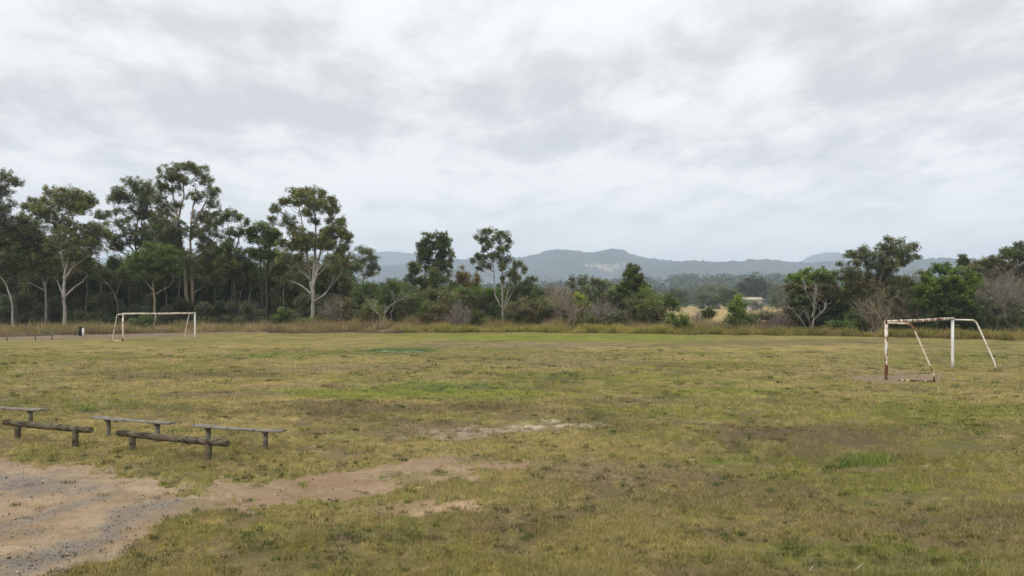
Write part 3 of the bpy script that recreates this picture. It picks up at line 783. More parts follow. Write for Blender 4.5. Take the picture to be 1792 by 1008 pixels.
def build_far_wood():
    """the wooded rise that reads as one mass behind the paddock"""
    rng = np.random.default_rng(17); mb = MB()
    spec = []
    top = np.array([(-300, 505), (200, 500), (560, 498), (640, 497), (720, 497), (860, 494), (960, 490), (1000, 487), (1060, 486), (1110, 484), (1140, 482), (1180, 478), (1220, 475), (1260, 477), (1300, 477), (1330, 475), (1370, 477), (1400, 474), (1430, 472), (1460, 477), (1600, 480), (2000, 476)], float)
    for d, dn, n in ((1150, 0, 380), (1050, 6, 300), (940, 13, 270), (820, 20, 240), (700, 26, 200)):
        for _ in range(n):
            px = rng.uniform(520, 2000) if rng.random() < 0.85 else rng.uniform(-300, 520)
            y = np.interp(px, top[:, 0], top[:, 1]) + dn + rng.normal(0, 2.0) + 2.5
            spec.append((px, min(y, 520), d + rng.uniform(-35, 35)))
    for px, y, d in spec:
        T = wpt(px, y, d); h = T[2] + 0.4
        rx = rng.uniform(4.5, 10.0); n = 150
        u = rng.normal(0, 1, (n, 3)); u /= np.linalg.norm(u, axis=1, keepdims=True); u *= rng.uniform(0.6, 1.0, (n, 1))
        rz = min(h * 0.5, rx * 1.1)
        C = T + np.array([0, 0, -rz]) + u * np.array([rx, rx, rz])
        ext = rng.random(n) < 0.3
        C[ext, 2] = rng.uniform(-0.3, max(T[2] - rz, 0.5), ext.sum())
        b = np.array(PAL['far']) * math.exp(rng.normal(0, 0.25)) * (np.array([1.15, 1.2, 0.9]) if rng.random() < 0.3 else 1)
        leaves(mb, C, 2.6, np.clip(b * np.exp(rng.normal(0, 0.25, (n, 1))), 0, 0.5), rng, 0.6, 0.7, 0)
    tag(mb.build('woodland', M['leaf']), 'hazy dark green wooded rise beyond the straw paddock below the hills', 'woodland', kind='stuff')

# ------------------------------------------------------------------ built things
def mat_paint(name, rust, low, seed=0.0, tone=(0.74, 0.72, 0.67)):
    m, nt, p, out = newmat(name)
    tc = nt.new('ShaderNodeTexCoord'); v = tc.outputs['Object']
    n1 = nt.noise(nt.mapping(v, (7, 7, 2.6), (seed, seed * 0.7, seed * 1.3)), 1.0, 6, 0.62)
    n2 = nt.noise(v, 22, 5, 0.6)
    sx = nt.new('ShaderNodeSeparateXYZ'); nt.link(v, sx.inputs[0])
    lo = nt.math('MULTIPLY', nt.ramp(sx.outputs[2], 0.75, 0.05), low)
    f = nt.math('ADD', nt.math('ADD', n1, nt.math('MULTIPLY', nt.math('SUBTRACT', n2, 0.5), 0.25)), lo)
    r = nt.ramp(f, 0.66 - rust, 0.705 - rust)
    stain = nt.ramp(f, 0.52 - rust, 0.70 - rust)
    paint = nt.mix(nt.ramp(n2, 0.35, 0.7), tone, tuple(x * 0.86 for x in tone))
    c = nt.mix(nt.math('MULTIPLY', stain, 0.55), paint, (0.52, 0.34, 0.17))
    c = nt.mix(r, c, nt.mix(n2, (0.05, 0.022, 0.014), (0.20, 0.075, 0.03)))
    nt.link(c, p.inputs['Base Color'])
    nt.link(nt.math('ADD', nt.math('MULTIPLY', r, 0.4), 0.45), p.inputs['Roughness'])
    nt.link(nt.bump(nt.math('MULTIPLY', r, -1.0), 0.5, 0.004), p.inputs['Normal'])
    return m

def mat_wood(name, c1, c2, c3, axis_scale=(1.2, 14, 14), moss=0.0):
    m, nt, p, out = newmat(name)
    tc = nt.new('ShaderNodeTexCoord'); v = tc.outputs['Object']
    vg = nt.mapping(v, axis_scale)
    g = nt.noise(vg, 2.2, 6, 0.6, 0.6); w = nt.noise(v, 4.0, 5, 0.6); s = nt.noise(v, 26, 4, 0.6)
    c = nt.mix(nt.ramp(g, 0.35, 0.65), c1, c2)
    c = nt.mix(nt.ramp(w, 0.50, 0.66), c, c3)
    if moss:
        c = nt.mix(nt.math('MULTIPLY', nt.ramp(nt.noise(v, 7, 5, 0.7), 0.52, 0.62), moss), c, (0.14, 0.14, 0.075))
        c = nt.mix(nt.math('MULTIPLY', nt.ramp(s, 0.62, 0.72), 0.5), c, (0.34, 0.33, 0.28))
        c = nt.mix(nt.math('MULTIPLY', nt.ramp(nt.noise(nt.mapping(v, (1.0, 2.2, 2.2)), 3.2, 6, 0.7), 0.50, 0.60), 0.85), c, (0.032, 0.027, 0.020))
    nt.link(c, p.inputs['Base Color'])
    h = nt.math('ADD', g, nt.math('MULTIPLY', s, 0.4))
    nt.link(nt.bump(h, 0.8, 0.012), p.inputs['Normal'])
    p.inputs['Roughness'].default_value = 0.9; p.inputs['Specular IOR Level'].default_value = 0.1
    return m

def arc_path(pts, r=0.25, n=6):
    """polyline with rounded inner corners"""
    P = [np.array(p, float) for p in pts]; out = [P[0]]
    for i in range(1, len(P) - 1):
        a = P[i - 1] - P[i]; b = P[i + 1] - P[i]
        la, lb = np.linalg.norm(a), np.linalg.norm(b)
        k = min(r, la * 0.45, lb * 0.45)
        s = P[i] + a / la * k; e = P[i] + b / lb * k
        for t in np.linspace(0, 1, n):
            out.append((1 - t) ** 2 * s + 2 * t * (1 - t) * P[i] + t * t * e)
    out.append(P[-1])
    return np.array(out)

def goal(label, A, B, h, back, reach, bend, mats, ground_from, rad=0.062, srad=0.032):
    """two posts, a crossbar, two bent net stays that come down behind and turn in along the ground"""
    A = np.array(A, float); B = np.array(B, float)
    g = thing('football_goal', A, label, 'goal', None)
    o = A
    def up(P, z): return np.array([P[0], P[1], P[2] + z])
    for P, mt in ((A, mats[0]), (B, mats[1])):
        mb = MB(); tube(mb, np.array([up(P, -0.12), up(P, 0.5), up(P, 1.2), up(P, h - rad * 0.98)]), rad, 14)
        mb.build('post', mt, g, o, True)
    u = (B - A); u = u / np.linalg.norm(u)
    mb = MB(); L = [up(A, h) - u * (rad + 0.003)] + [up(A, h) + (up(B, h) - up(A, h)) * t for t in (0.25, 0.5, 0.75)] + [up(B, h) + u * (rad + 0.003)]
    L = np.array(L); L[2, 2] -= 0.02
    tube(mb, L, rad * 1.03, 14); mb.build('crossbar', mats[2], g, o, True)
    bk = np.array([back[0], back[1], 0.0]); bk /= np.linalg.norm(bk)
    for P, mt, gf in ((A, mats[3], ground_from[0]), (B, mats[4], ground_from[1])):
        s0 = up(P, h - 0.05) + bk * rad; s1 = up(P, h - 0.06) + bk * bend
        foot = P + bk * reach; foot[2] = zt1(foot[0], foot[1]) + 0.03
        mb = MB()
        tube(mb, arc_path([s0, s1, foot + np.array([0, 0, 0.30]) - bk * 0.03, foot], 0.17), srad, 8)
        mb.build('net_stay', mt, g, o, True)
        if gf is not None:
            e = P + bk * gf; e[2] = zt1(e[0], e[1]) + 0.012
            mb = MB(); mid = (foot + e) / 2; mid[2] = zt1(mid[0], mid[1]) + 0.018
            tube(mb, np.array([foot, mid, e]), srad * 0.95, 8); mb.build('ground_bar', mt, g, o, True)
    return g

def swept_box(mb, P, w, h, n=None, rng=None, jit=0.0, side=None):
    """chamfered rectangular section swept along P (plank, squared post); w sideways, h thick"""
    P = np.asarray(P, float); K = len(P); c = min(w, h) * 0.14
    sec = np.array([(-w/2 + c, -h/2), (w/2 - c, -h/2), (w/2, -h/2 + c), (w/2, h/2 - c), (w/2 - c, h/2), (-w/2 + c, h/2), (-w/2, h/2 - c), (-w/2, -h/2 + c)])
    T = np.gradient(P, axis=0); T /= np.linalg.norm(T, axis=1, keepdims=True)
    S = np.broadcast_to(np.asarray(side, float), T.shape); S = S - T * (S * T).sum(1, keepdims=True); S = S / np.linalg.norm(S, axis=1, keepdims=True)
    U = np.cross(T, S)
    V = P[:, None] + sec[None, :, 0:1] * S[:, None] + sec[None, :, 1:2] * U[:, None]
    if jit: V = V + rng.normal(0, jit, V.shape)
    m = 8; i = np.arange(K - 1)[:, None] * m; j = np.arange(m)[None]; j2 = (j + 1) % m
    q = np.stack([i + j, i + j2, i + m + j2, i + m + j], -1).reshape(-1, 4)
    mb.add(V.reshape(-1, 3), q=q, ng=[list(range(m))[::-1], list(range((K - 1) * m, K * m))])

def log(mb, P, r, rng, n=18, rough=0.05):
    P = np.asarray(P, float); K = 26
    t = np.linspace(0, 1, K); Q = P[0] + (P[-1] - P[0]) * t[:, None]
    Q[:, 2] += -0.012 * np.sin(t * PI) + rng.normal(0, 0.0022, K)
    T = (P[-1] - P[0]); T /= np.linalg.norm(T)
    A = np.cross(T, [0, 0, 1.0] if abs(T[2]) < 0.9 else [1.0, 0, 0]); A /= np.linalg.norm(A); B = np.cross(A, T)
    an = np.arange(n) * 2 * PI / n
    rr = r * (1 + rough * (fbm(np.cos(an)[None] * 1.2 + t[:, None] * 7, np.sin(an)[None] * 1.2 + t[:, None] * 2, 3, int(rng.integers(999))) - 0.5) * 2) * (1 + 0.07 * (fbm(t * 5, t * 0, 2, 5) - 0.5))[:, None]
    rr[0] *= 0.93; rr[-1] *= 0.93
    V = Q[:, None] + rr[..., None] * (np.cos(an)[None, :, None] * A + np.sin(an)[None, :, None] * B)
    i = np.arange(K - 1)[:, None] * n; j = np.arange(n)[None]; j2 = (j + 1) % n
    q = np.stack([i + j, i + j2, i + n + j2, i + n + j], -1).reshape(-1, 4)
    mb.add(V.reshape(-1, 3), q=q)
    return Q, rr

def build_benches():
    rng = np.random.default_rng(21)
    wlog = mat_wood('mossy_log', (0.088, 0.070, 0.046), (0.165, 0.135, 0.09), (0.030, 0.025, 0.019), (1.5, 9, 9), 0.65)
    wend = mat_wood('sawn_end', (0.16, 0.125, 0.08), (0.10, 0.08, 0.055), (0.035, 0.028, 0.022), (9, 9, 9))
    wpost = mat_wood('log_post', (0.115, 0.095, 0.062), (0.17, 0.145, 0.10), (0.06, 0.05, 0.037), (9, 9, 1.2), 0.55)
    wplank = mat_wood('grey_plank', (0.165, 0.145, 0.115), (0.26, 0.235, 0.20), (0.07, 0.06, 0.047), (1.2, 16, 16))
    wleg = mat_wood('grey_post', (0.15, 0.135, 0.11), (0.21, 0.19, 0.16), (0.085, 0.075, 0.06), (14, 14, 1.2))
    # log rails
    for (e0, e1, p0, p1, label) in (
        ((8, 740), (158, 751), (31, 769.5), (132, 780), 'mossy round log rail on two stub posts, at the left frame edge before the track'),
        ((206, 759), (396, 773.5), (232, 791), (365, 805.5), 'mossy round log rail on two stub posts, nearer one beside the dirt track')):
        A = np.array(gpt(*p0)); B = np.array(gpt(*p1))
        th = thing('log_rail', (A + B) / 2, label, 'log rail', 'log rails beside the dirt track'); o = (A + B) / 2
        dirv = (B - A) / (p1[0] - p0[0])
        r = 0.072
        ztop = 0.45
        s = A + dirv * (e0[0] - p0[0]); e = B + dirv * (e1[0] - p1[0])
        s[2] = A[2] + ztop - r; e[2] = B[2] + ztop - r
        mb = MB(); Q, rr = log(mb, [s, e], r, rng); lo = mb.build('log', wlog, th, o, True)
        for k, sg in ((0, -1), (-1, 1)):
            T = (e - s) / np.linalg.norm(e - s)
            mb = MB(); a = np.cross(T, [0, 0, 1.0]); a /= np.linalg.norm(a); b = np.cross(a, T)
            an = np.arange(18) * 2 * PI / 18
            ring = Q[k] + T * sg * 0.004 + (r * 0.885) * (np.cos(an)[:, None] * a + np.sin(an)[:, None] * b)
            inn = Q[k] + T * sg * -0.012 + (r * 0.45) * (np.cos(an)[:, None] * a + np.sin(an)[:, None] * b)
            j = np.arange(18); j2 = (j + 1) % 18
            back = Q[k] - T * sg * 0.02 + (r * 0.885) * (np.cos(an)[:, None] * a + np.sin(an)[:, None] * b)
            qq = np.concatenate([np.stack([j, j2, 18 + j2, 18 + j], 1), np.stack([36 + j, 36 + j2, j2, j], 1)])
            mb.add(np.concatenate([ring, inn, back]), q=qq, ng=[list(range(18, 36))])
            mb.build('sawn_end', wend, lo, o)
        for P in (A, B):
            mb = MB(); log(mb, [P + [0, 0, -0.2], P + [0, 0, ztop - r * 1.55]], 0.068, rng, 14, 0.05)
            mb.ng.append(np.arange(25 * 14, 26 * 14))
            mb.build('post', wpost, th, o, True)
    # plank benches
    for (e0, e1, p0, p1, top, label) in (
        ((-120, 708), (75, 720), (-75, 737), (54, 747), 0.465, 'grey weathered plank bench cut off by the left edge of the frame'),
        ((168, 731), (299, 740.5), (190, 766), (276, 774), 0.48, 'grey plank bench with a sagging split seat, behind the gap between the log rails'),
        ((341, 745), (493, 753.5), (365, 781), (465, 789), 0.465, 'grey weathered plank bench farthest from the frame edge, behind the nearer log rail')):
        A = np.array(gpt(*p0)); B = np.array(gpt(*p1)); o = (A + B) / 2
        th = thing('plank_bench', o, label, 'bench', 'plank benches facing the field')
        dirv = (B - A) / (p1[0] - p0[0]); u = (B - A) / np.linalg.norm(B - A); sd = np.array([-u[1], u[0], 0])
        s = A + dirv * (e0[0] - p0[0]); e = B + dirv * (e1[0] - p1[0])
        s[2] = A[2] + top - 0.022; e[2] = B[2] + top - 0.022
        t = np.linspace(0, 1, 14)[:, None]
        for off, sag in ((-0.069, 0.014), (0.069, 0.026)):
            P = s + (e - s) * t + sd * off
            P[:, 2] -= sag * np.sin(t[:, 0] * PI) + rng.normal(0, 0.002, 14)
            P[0] -= u * rng.uniform(0, 0.03); P[-1] += u * rng.uniform(0, 0.03)
            mb = MB(); swept_box(mb, P, 0.13, 0.036, rng=rng, jit=0.0022, side=sd)
            mb.build('plank', wplank, th, o)
        for P in (A, B):
            mb = MB()
            Q = P + np.array([[0, 0, -0.25], [0, 0, 0.0], [0, 0, 0.2], [0, 0, top - 0.097]])
            swept_box(mb, Q, 0.078, 0.078, rng=rng, jit=0.002, side=sd); mb.build('leg', wleg, th, o)
            mb = MB(); c0 = P + [0, 0, top - 0.075]
            swept_box(mb, np.array([c0 - sd * 0.125, c0, c0 + sd * 0.125]), 0.045, 0.04, rng=rng, jit=0.0015, side=u); mb.build('bearer', wleg, th, o)

def build_goals():
    m1 = mat_paint('paint_rusty_post', 0.17, 0.10, 1.0); m2 = mat_paint('paint_clean_post', -0.02, 0.20, 4.0, (0.78, 0.78, 0.77))
    m3 = mat_paint('paint_rusty_bar', 0.175, 0.0, 8.0); m4 = mat_paint('paint_stay_rusty', 0.14, 0.10, 12.0, (0.70, 0.62, 0.49)); m5 = mat_paint('paint_stay', 0.045, 0.05, 15.0, (0.76, 0.71, 0.62))
    A = gpt(1551, 664.5); B = gpt(1667, 645.5)
    goal('rusty white tubular football goal without a net, standing beside a bare patch', A, B, 2.33, (1.43, -0.98), 1.72, 0.92, (m1, m2, m3, m4, m5), (0.45, None), 0.066, 0.036)
    A = gpt(215, 597); B = gpt(341, 591.5)
    m6 = mat_paint('paint_far_post', 0.11, 0.08, 20.0, (0.72, 0.66, 0.58)); m7 = mat_paint('paint_far_clean', -0.07, 0.0, 23.0, (0.78, 0.77, 0.74)); m8 = mat_paint('paint_far_bar', 0.09, 0.0, 27.0, (0.74, 0.68, 0.60))
    goal('distant white football goal with thin back stays, standing before the tall gum trees', A, B, 2.30, (-1.33, 1.0), 1.7, 0.95, (m6, m7, m8, m5, m5), (0.3, None), 0.075, 0.04)

def build_small():
    rng = np.random.default_rng(31)
    dark = mat_wood('old_rail_wood', (0.12, 0.10, 0.08), (0.17, 0.145, 0.12), (0.07, 0.06, 0.05), (1.5, 10, 10))
    # low rail by the far left edge
    P0 = np.array(gpt(-90, 599)); o = P0
    th = thing('low_rail_fence', o, 'low dark timber rail fence on short posts beside the far bare strip', 'fence')
    tops = []
    for px, py in ((-90, 599), (-40, 598), (12, 597), (62, 596), (91, 594.5), (133, 588)):
        P = np.array(gpt(px, py)); h = 0.42
        mb = MB(); tube(mb, [P + [0, 0, -0.1], P + [0, 0, h * 0.5], P + [0.05 * rng.normal(), 0, h]], 0.05, 7); mb.build('post', dark, th, o, True)
        tops.append(P + [0, 0, h + 0.035])
    mb = MB()
    for a, b in zip(tops[:-1], tops[1:]):
        pass
    T = np.array(tops); tt = np.linspace(0, len(T) - 1, 26); Q = np.stack([np.interp(tt, np.arange(len(T)), T[:, k]) for k in range(3)], 1)
    Q[:, 2] += rng.normal(0, 0.012, 26); tube(mb, Q, 0.062, 7); mb.build('rail', dark, th, o, True)
    # black drum and white marker post
    m, nt, p, out = newmat('black_plastic'); p.inputs['Base Color'].default_value = (0.018, 0.018, 0.02, 1); p.inputs['Roughness'].default_value = 0.5
    X = np.array(gpt(140.5, 587.5)); th = thing('bin', X, 'black rubbish drum standing beside the white marker post by the far rail', 'bin')
    mb = MB(); tube(mb, [X + [0, 0, -0.02], X + [0, 0, 0.45], X + [0, 0, 0.86]], [0.145, 0.15, 0.155], 16); mb.build('drum', m, th, X, True)
    mb = MB(); tube(mb, [X + [0, 0, 0.863], X + [0, 0, 0.89], X + [0, 0, 0.93]], [0.17, 0.165, 0.1], 16); mb.build('lid', m, th, X, True)
    X = np.array(gpt(145.5, 588)); mw, nt, p, out = newmat('white_post_paint'); n = nt.noise(nt.new('ShaderNodeTexCoord').outputs['Object'], 12, 4)
    nt.link(nt.mix(nt.ramp(n, 0.45, 0.7), (0.74, 0.72, 0.68), (0.55, 0.51, 0.45)), p.inputs['Base Color'])
    th = thing('marker_post', X, 'short thick white marker post beside the black drum', 'post')
    mb = MB(); tube(mb, [X + [0, 0, -0.1], X + [0, 0, 0.35], X + [0, 0, 0.70]], 0.10, 12); mb.build('shaft', mw, th, X, True)
    mb = MB(); tube(mb, [X + [0, 0, 0.703], X + [0, 0, 0.74], X + [0, 0, 0.76]], [0.105, 0.098, 0.05], 12); mb.build('cap', mw, th, X, True)
    # farm shed across the paddock
    d = 285.0; a = wpt(1302, 535, d); b = wpt(1334, 535, d); z0 = zt1(a[0], d) ; eave = wpt(0, 524.5, d)[2]; ridge = wpt(0, 520.3, d)[2]; w = 5.0
    th = thing('farm_shed', ((a[0] + b[0]) / 2, d, z0), 'small pale farm shed with a cream roof among trees across the paddock', 'shed'); o = np.array([(a[0] + b[0]) / 2, d, z0])
    mwl, nt, p, out = newmat('shed_wall'); n = nt.noise(nt.new('ShaderNodeTexCoord').outputs['Object'], 1.5, 4)
    nt.link(nt.mix(n, (0.44, 0.44, 0.42), (0.36, 0.36, 0.34)), p.inputs['Base Color'])
    mr, nt, p, out = newmat('shed_roof'); wv = nt.new('ShaderNodeTexWave', i_Scale=3.0); nt.link(nt.new('ShaderNodeTexCoord').outputs['Object'], wv.inputs[0])
    nt.link(nt.mix(wv.outputs[1], (0.44, 0.40, 0.29), (0.36, 0.32, 0.23)), p.inputs['Base Color'])
    x0, x1 = a[0], b[0]
    V = [(x0, d, z0), (x1, d, z0), (x1, d + w, z0), (x0, d + w, z0), (x0, d, eave), (x1, d, eave), (x1, d + w, eave), (x0, d + w, eave), (x0, d + w / 2, ridge - 0.05), (x1, d + w / 2, ridge - 0.05)]
    mb = MB(); mb.add(V, q=[(0, 1, 5, 4), (2, 3, 7, 6)], ng=[[1, 2, 6, 9, 5], [3, 0, 4, 8, 7]]); mb.build('wall', mwl, th, o)
    mb = MB(); e = 0.35; tk = 0.08
    for (ya, yb) in ((d - e, d + w / 2), (d + w + e, d + w / 2)):
        za = eave - 0.02
        V = [(x0 - e, ya, za), (x1 + e, ya, za), (x1 + e, yb, ridge), (x0 - e, yb, ridge), (x0 - e, ya, za + tk), (x1 + e, ya, za + tk), (x1 + e, yb, ridge + tk), (x0 - e, yb, ridge + tk)]
        mb.add(V, q=[(0, 1, 2, 3), (4, 7, 6, 5), (0, 4, 5, 1), (1, 5, 6, 2), (2, 6, 7, 3), (3, 7, 4, 0)])
    mb.build('roof', mr, th, o)
    md, nt, p, out = newmat('shed_door'); p.inputs['Base Color'].default_value = (0.16, 0.16, 0.15, 1)
    mb = MB(); xd = x0 + 0.4 * (x1 - x0)
    mb.add([(xd, d - 0.03, z0), (xd + 2.2, d - 0.03, z0), (xd + 2.2, d - 0.03, z0 + 2.4), (xd, d - 0.03, z0 + 2.4), (xd, d - 0.003, z0), (xd + 2.2, d - 0.003, z0), (xd + 2.2, d - 0.003, z0 + 2.4), (xd, d - 0.003, z0 + 2.4)],
           q=[(0, 1, 2, 3), (0, 4, 5, 1), (1, 5, 6, 2), (2, 6, 7, 3), (3, 7, 4, 0)]); mb.build('door', md, th, o)
    # sticks lying in the turf
    for (px, py, ln, a, lab) in ((1505, 997, 0.30, 0.75, 'bare pale stick lying in the near turf, the longest of the fallen sticks'), (1420, 1000, 0.16, 0.9, 'short pale twig lying in the turf beside the longer stick'), (343, 1001, 0.07, 2.4, 'small white chip lying in the turf next to the track')):
        X = np.array(gpt(px, py)); rr = 0.011 if ln > 0.1 else 0.02
        mb = MB(); D = np.array([math.cos(a), math.sin(a), 0.0])
        S = [X - D * ln / 2 + [0, 0, 0.02], X + [0.01, 0.012, 0.045], X + D * ln / 2 + [0, 0, 0.05]]
        tube(mb, S, [rr, rr * 0.9, rr * 0.5], 6)
        ob = mb.build('stick' if ln > 0.1 else 'wood_chip', M['pale'] if ln < 0.1 else M['tan'], None, X, True); tag(ob, lab, 'stick')

# ------------------------------------------------------------------ trees
def build_trees():
    T = tree
    # left-hand gums
    T('gum_tree', 'tall gum with open tufted top, cut by the left frame edge', 100, -26, [[(-26, 572), (-22, 480), (-10, 400), (6, 330)], [(-10, 400), (-30, 350), (-40, 320)]],
      [(8, 308, 15, 9), (30, 322, 11, 7), (2, 335, 18, 9), (18, 358, 8, 6), (-22, 325, 26, 16), (-30, 355, 36, 18), (5, 375, 16, 10), (10, 400, 20, 14), (-20, 400, 40, 22), (0, 425, 28, 16)], 'greygreen', 'brown', 0.34, seed=1)
    T('ironbark_tree', 'dark trunked ironbark with dense olive crown near the left frame edge', 101, 29, [[(29, 577), (28, 500), (27, 440)]],
      [(12, 415, 22, 16), (28, 440, 26, 18), (42, 420, 18, 16), (50, 455, 20, 14), (10, 460, 22, 16), (30, 470, 24, 12)], 'olive', 'dark', 0.27, seed=2)
    T('gum_tree', 'leaning pale gum with its trunk curving out of the left frame edge', 98, 24, [[(24, 572), (20, 525), (10, 495), (-6, 474)]], [(-12, 462, 20, 14), (6, 452, 16, 10), (-30, 450, 24, 16)], 'brownolive', 'pale', 0.2, seed=3)
    T('gum_tree', 'white forked gum with wide olive crown, between the bin and the leaning gum', 103, 80, [[(80, 577), (80, 505), (75, 490), (62, 440)], [(80, 510), (62, 500), (50, 494, 0.12), (38, 480)], [(79, 500), (84, 470), (90, 440)]],
      [(40, 390, 22, 14), (60, 408, 26, 14), (36, 425, 24, 16), (85, 438, 22, 14), (60, 452, 26, 12), (75, 475, 24, 10), (45, 460, 16, 10), (95, 462, 16, 10)], 'olive', 'pale', 0.23, seed=4)
    T('gum_tree', 'thick white trunked gum with tall russet olive crown, behind the bin', 100, 114, [[(114, 574), (113, 530), (112, 487), (118, 460), (124, 425)], [(113, 520), (126, 503), (138, 492), (150, 480)], [(112, 492), (128, 468), (150, 452), (172, 438)], [(112, 525), (104, 505), (97, 490)], [(113, 470), (108, 430), (104, 390)]],
      [(90, 338, 16, 8), (118, 338, 18, 8), (147, 345, 17, 9), (162, 355, 10, 6), (60, 355, 17, 8), (44, 363, 9, 5), (105, 356, 30, 9), (138, 368, 22, 10), (75, 374, 26, 12), (172, 400, 22, 10), (110, 395, 26, 14), (132, 415, 32, 18), (152, 437, 28, 15), (102, 428, 20, 13), (190, 414, 9, 7), (160, 418, 20, 12), (128, 450, 24, 12)], 'olive', 'pale', 0.30, seed=5, puff=0.38)
    T('gum_tree', 'grey green gum with layered open crown, left of the tallest tree', 112, 255, [[(255, 567), (243, 480), (236, 420), (246, 350)], [(240, 450), (222, 420), (205, 380)], [(238, 440), (262, 400), (266, 360)]],
      [(235, 321, 18, 8), (256, 330, 20, 10), (210, 335, 14, 7), (199, 350, 12, 6), (228, 350, 20, 9), (256, 352, 20, 10), (183, 377, 14, 6), (169, 378, 6, 4), (206, 370, 12, 6), (240, 378, 22, 10), (265, 385, 20, 10), (206, 392, 10, 6), (194, 415, 14, 9), (235, 406, 24, 10), (225, 424, 18, 9), (255, 405, 20, 10), (205, 435, 14, 8), (262, 425, 20, 10)], 'grey', 'brown', 0.30, seed=6)
    T('gum_tree', 'tallest gum with twin pale stems and high rounded crown, behind the distant goal', 108, 333, [[(333, 575), (327, 520), (321, 450), (312, 385), (304, 345), (299, 312)], [(333, 999, 0.24), (338, 505), (336, 440), (337, 380), (343, 330)], [(312, 385), (322, 345), (322, 305)], [(337, 400), (352, 365), (360, 340)]],
      [(299, 305, 20, 11), (320, 293, 18, 7), (345, 299, 20, 9), (331, 289, 9, 4), (356, 317, 17, 9), (370, 338, 13, 10), (373, 358, 11, 8), (346, 345, 18, 8), (284, 325, 13, 8), (300, 332, 18, 8), (279, 350, 14, 9), (288, 372, 20, 11), (300, 397, 22, 12), (278, 402, 18, 11), (356, 382, 20, 11), (346, 408, 20, 12), (366, 398, 12, 9), (376, 378, 9, 7), (325, 318, 14, 6), (297, 422, 20, 11), (362, 430, 18, 12), (310, 360, 12, 6), (285, 440, 22, 14), (310, 450, 18, 12), (372, 455, 20, 14), (350, 470, 20, 14), (375, 490, 18, 14)], 'grey', 'tan', 0.36, seed=7, puff=0.38)
    T('gum_tree', 'shorter bushy gum with bare lower branches, directly behind the distant goal', 101, 271, [[(271, 570), (271, 520), (266, 490), (268, 450)], [(271, 515), (286, 508), (300, 500)], [(270, 510), (256, 492), (243, 480)]],
      [(268, 440, 28, 12), (298, 450, 20, 14), (245, 455, 22, 12), (272, 462, 32, 14), (240, 474, 20, 10), (300, 474, 18, 10), (265, 482, 20, 8)], 'green', 'tan', 0.2, seed=8)
    T('ironbark_tree', 'dark stemmed gum with sparse crown, second from the big white gum', 105, 411, [[(411, 575), (411, 500), (404, 440), (399, 395)], [(405, 999, 0.17), (404, 510), (410, 450), (420, 400)], [(418, 999, 0.13), (420, 520), (430, 460)]],
      [(400, 374, 17, 7), (421, 381, 13, 7), (385, 391, 13, 8), (430, 391, 8, 6), (379, 412, 12, 7), (405, 408, 18, 8), (425, 406, 10, 6), (395, 430, 20, 9), (418, 450, 24, 12), (400, 465, 28, 12), (428, 472, 20, 12), (384, 445, 14, 9)], 'dullgreen', 'dark', 0.24, seed=9)
    T('ironbark_tree', 'twin dark trunked gum with flat topped green crown, beside the big white gum', 106, 459, [[(459, 567), (459, 500), (453, 440), (450, 408)], [(467, 999, 0.2), (466, 500), (471, 440), (474, 415)]],
      [(455, 398, 18, 6), (439, 405, 12, 7), (476, 405, 14, 7), (445, 420, 14, 7), (470, 424, 18, 8), (486, 415, 9, 7), (450, 445, 22, 9), (478, 450, 20, 9), (435, 440, 8, 6)], 'green', 'dark', 0.22, seed=10)
    T('gum_tree', 'big white multi-stemmed gum with domed olive crown, rightmost of the tall gums', 98, 548, [[(548, 577), (547, 530), (551, 450), (553, 392), (547, 352)], [(547, 528), (540, 470), (531, 400), (522, 362)], [(549, 505), (561, 440), (576, 392)], [(545, 515), (530, 500), (512, 492)], [(550, 528), (566, 520), (576, 508)], [(551, 480), (565, 462), (583, 448)], [(543, 490), (526, 472), (510, 462)]],
      [(518, 340, 17, 8), (545, 338, 19, 7), (563, 342, 13, 7), (581, 354, 12, 8), (530, 353, 19, 8), (556, 357, 18, 8), (495, 355, 10, 6), (484, 365, 10, 8), (477, 388, 8, 8), (504, 388, 14, 10), (575, 369, 14, 7), (538, 373, 15, 6), (598, 387, 10, 6), (595, 404, 10, 7), (611, 413, 7, 6), (609, 422, 8, 5), (584, 400, 11, 8), (568, 410, 12, 8), (528, 415, 18, 10), (546, 425, 16, 11), (576, 430, 19, 9), (518, 432, 14, 9), (600, 440, 12, 7), (605, 460, 12, 9), (586, 455, 14, 9), (498, 452, 16, 10), (493, 428, 10, 9), (520, 455, 12, 8), (590, 478, 16, 9)], 'olive', 'pale', 0.36, seed=11, puff=0.38, fill=3, dens=1.3)
    T('gum_tree', 'small slender gum standing alone beyond the big white gum', 128, 635, [[(635, 560), (636, 490), (630, 456), (626, 440)], [(636, 490), (645, 462), (652, 448)]],
      [(628, 437, 12, 5), (645, 440, 12, 5), (616, 450, 9, 5), (655, 452, 9, 5), (640, 454, 8, 4), (660, 469, 8, 5), (655, 478, 8, 4), (640, 480, 8, 4), (618, 462, 8, 4), (611, 470, 6, 4), (648, 466, 6, 4)], 'dullgreen', 'brown', 0.16, seed=12, puff=0.5)
    T('gum_tree', 'rounded gum with full green crown, left of the pair standing against the hills', 115, 768, [[(768, 560), (766, 510), (763, 450), (760, 420)], [(766, 505), (778, 470), (784, 440)], [(765, 500), (750, 470), (744, 440)]],
      [(750, 413, 13, 6), (769, 412, 14, 6), (783, 424, 10, 9), (740, 428, 11, 8), (733, 440, 7, 7), (760, 430, 16, 8), (778, 445, 14, 9), (790, 452, 6, 8), (745, 450, 12, 8), (735, 461, 7, 6), (765, 460, 12, 8), (755, 475, 10, 7), (782, 470, 10, 7), (770, 488, 14, 8), (786, 480, 6, 5)], 'dullgreen', 'pale', 0.20, seed=13, puff=0.38)
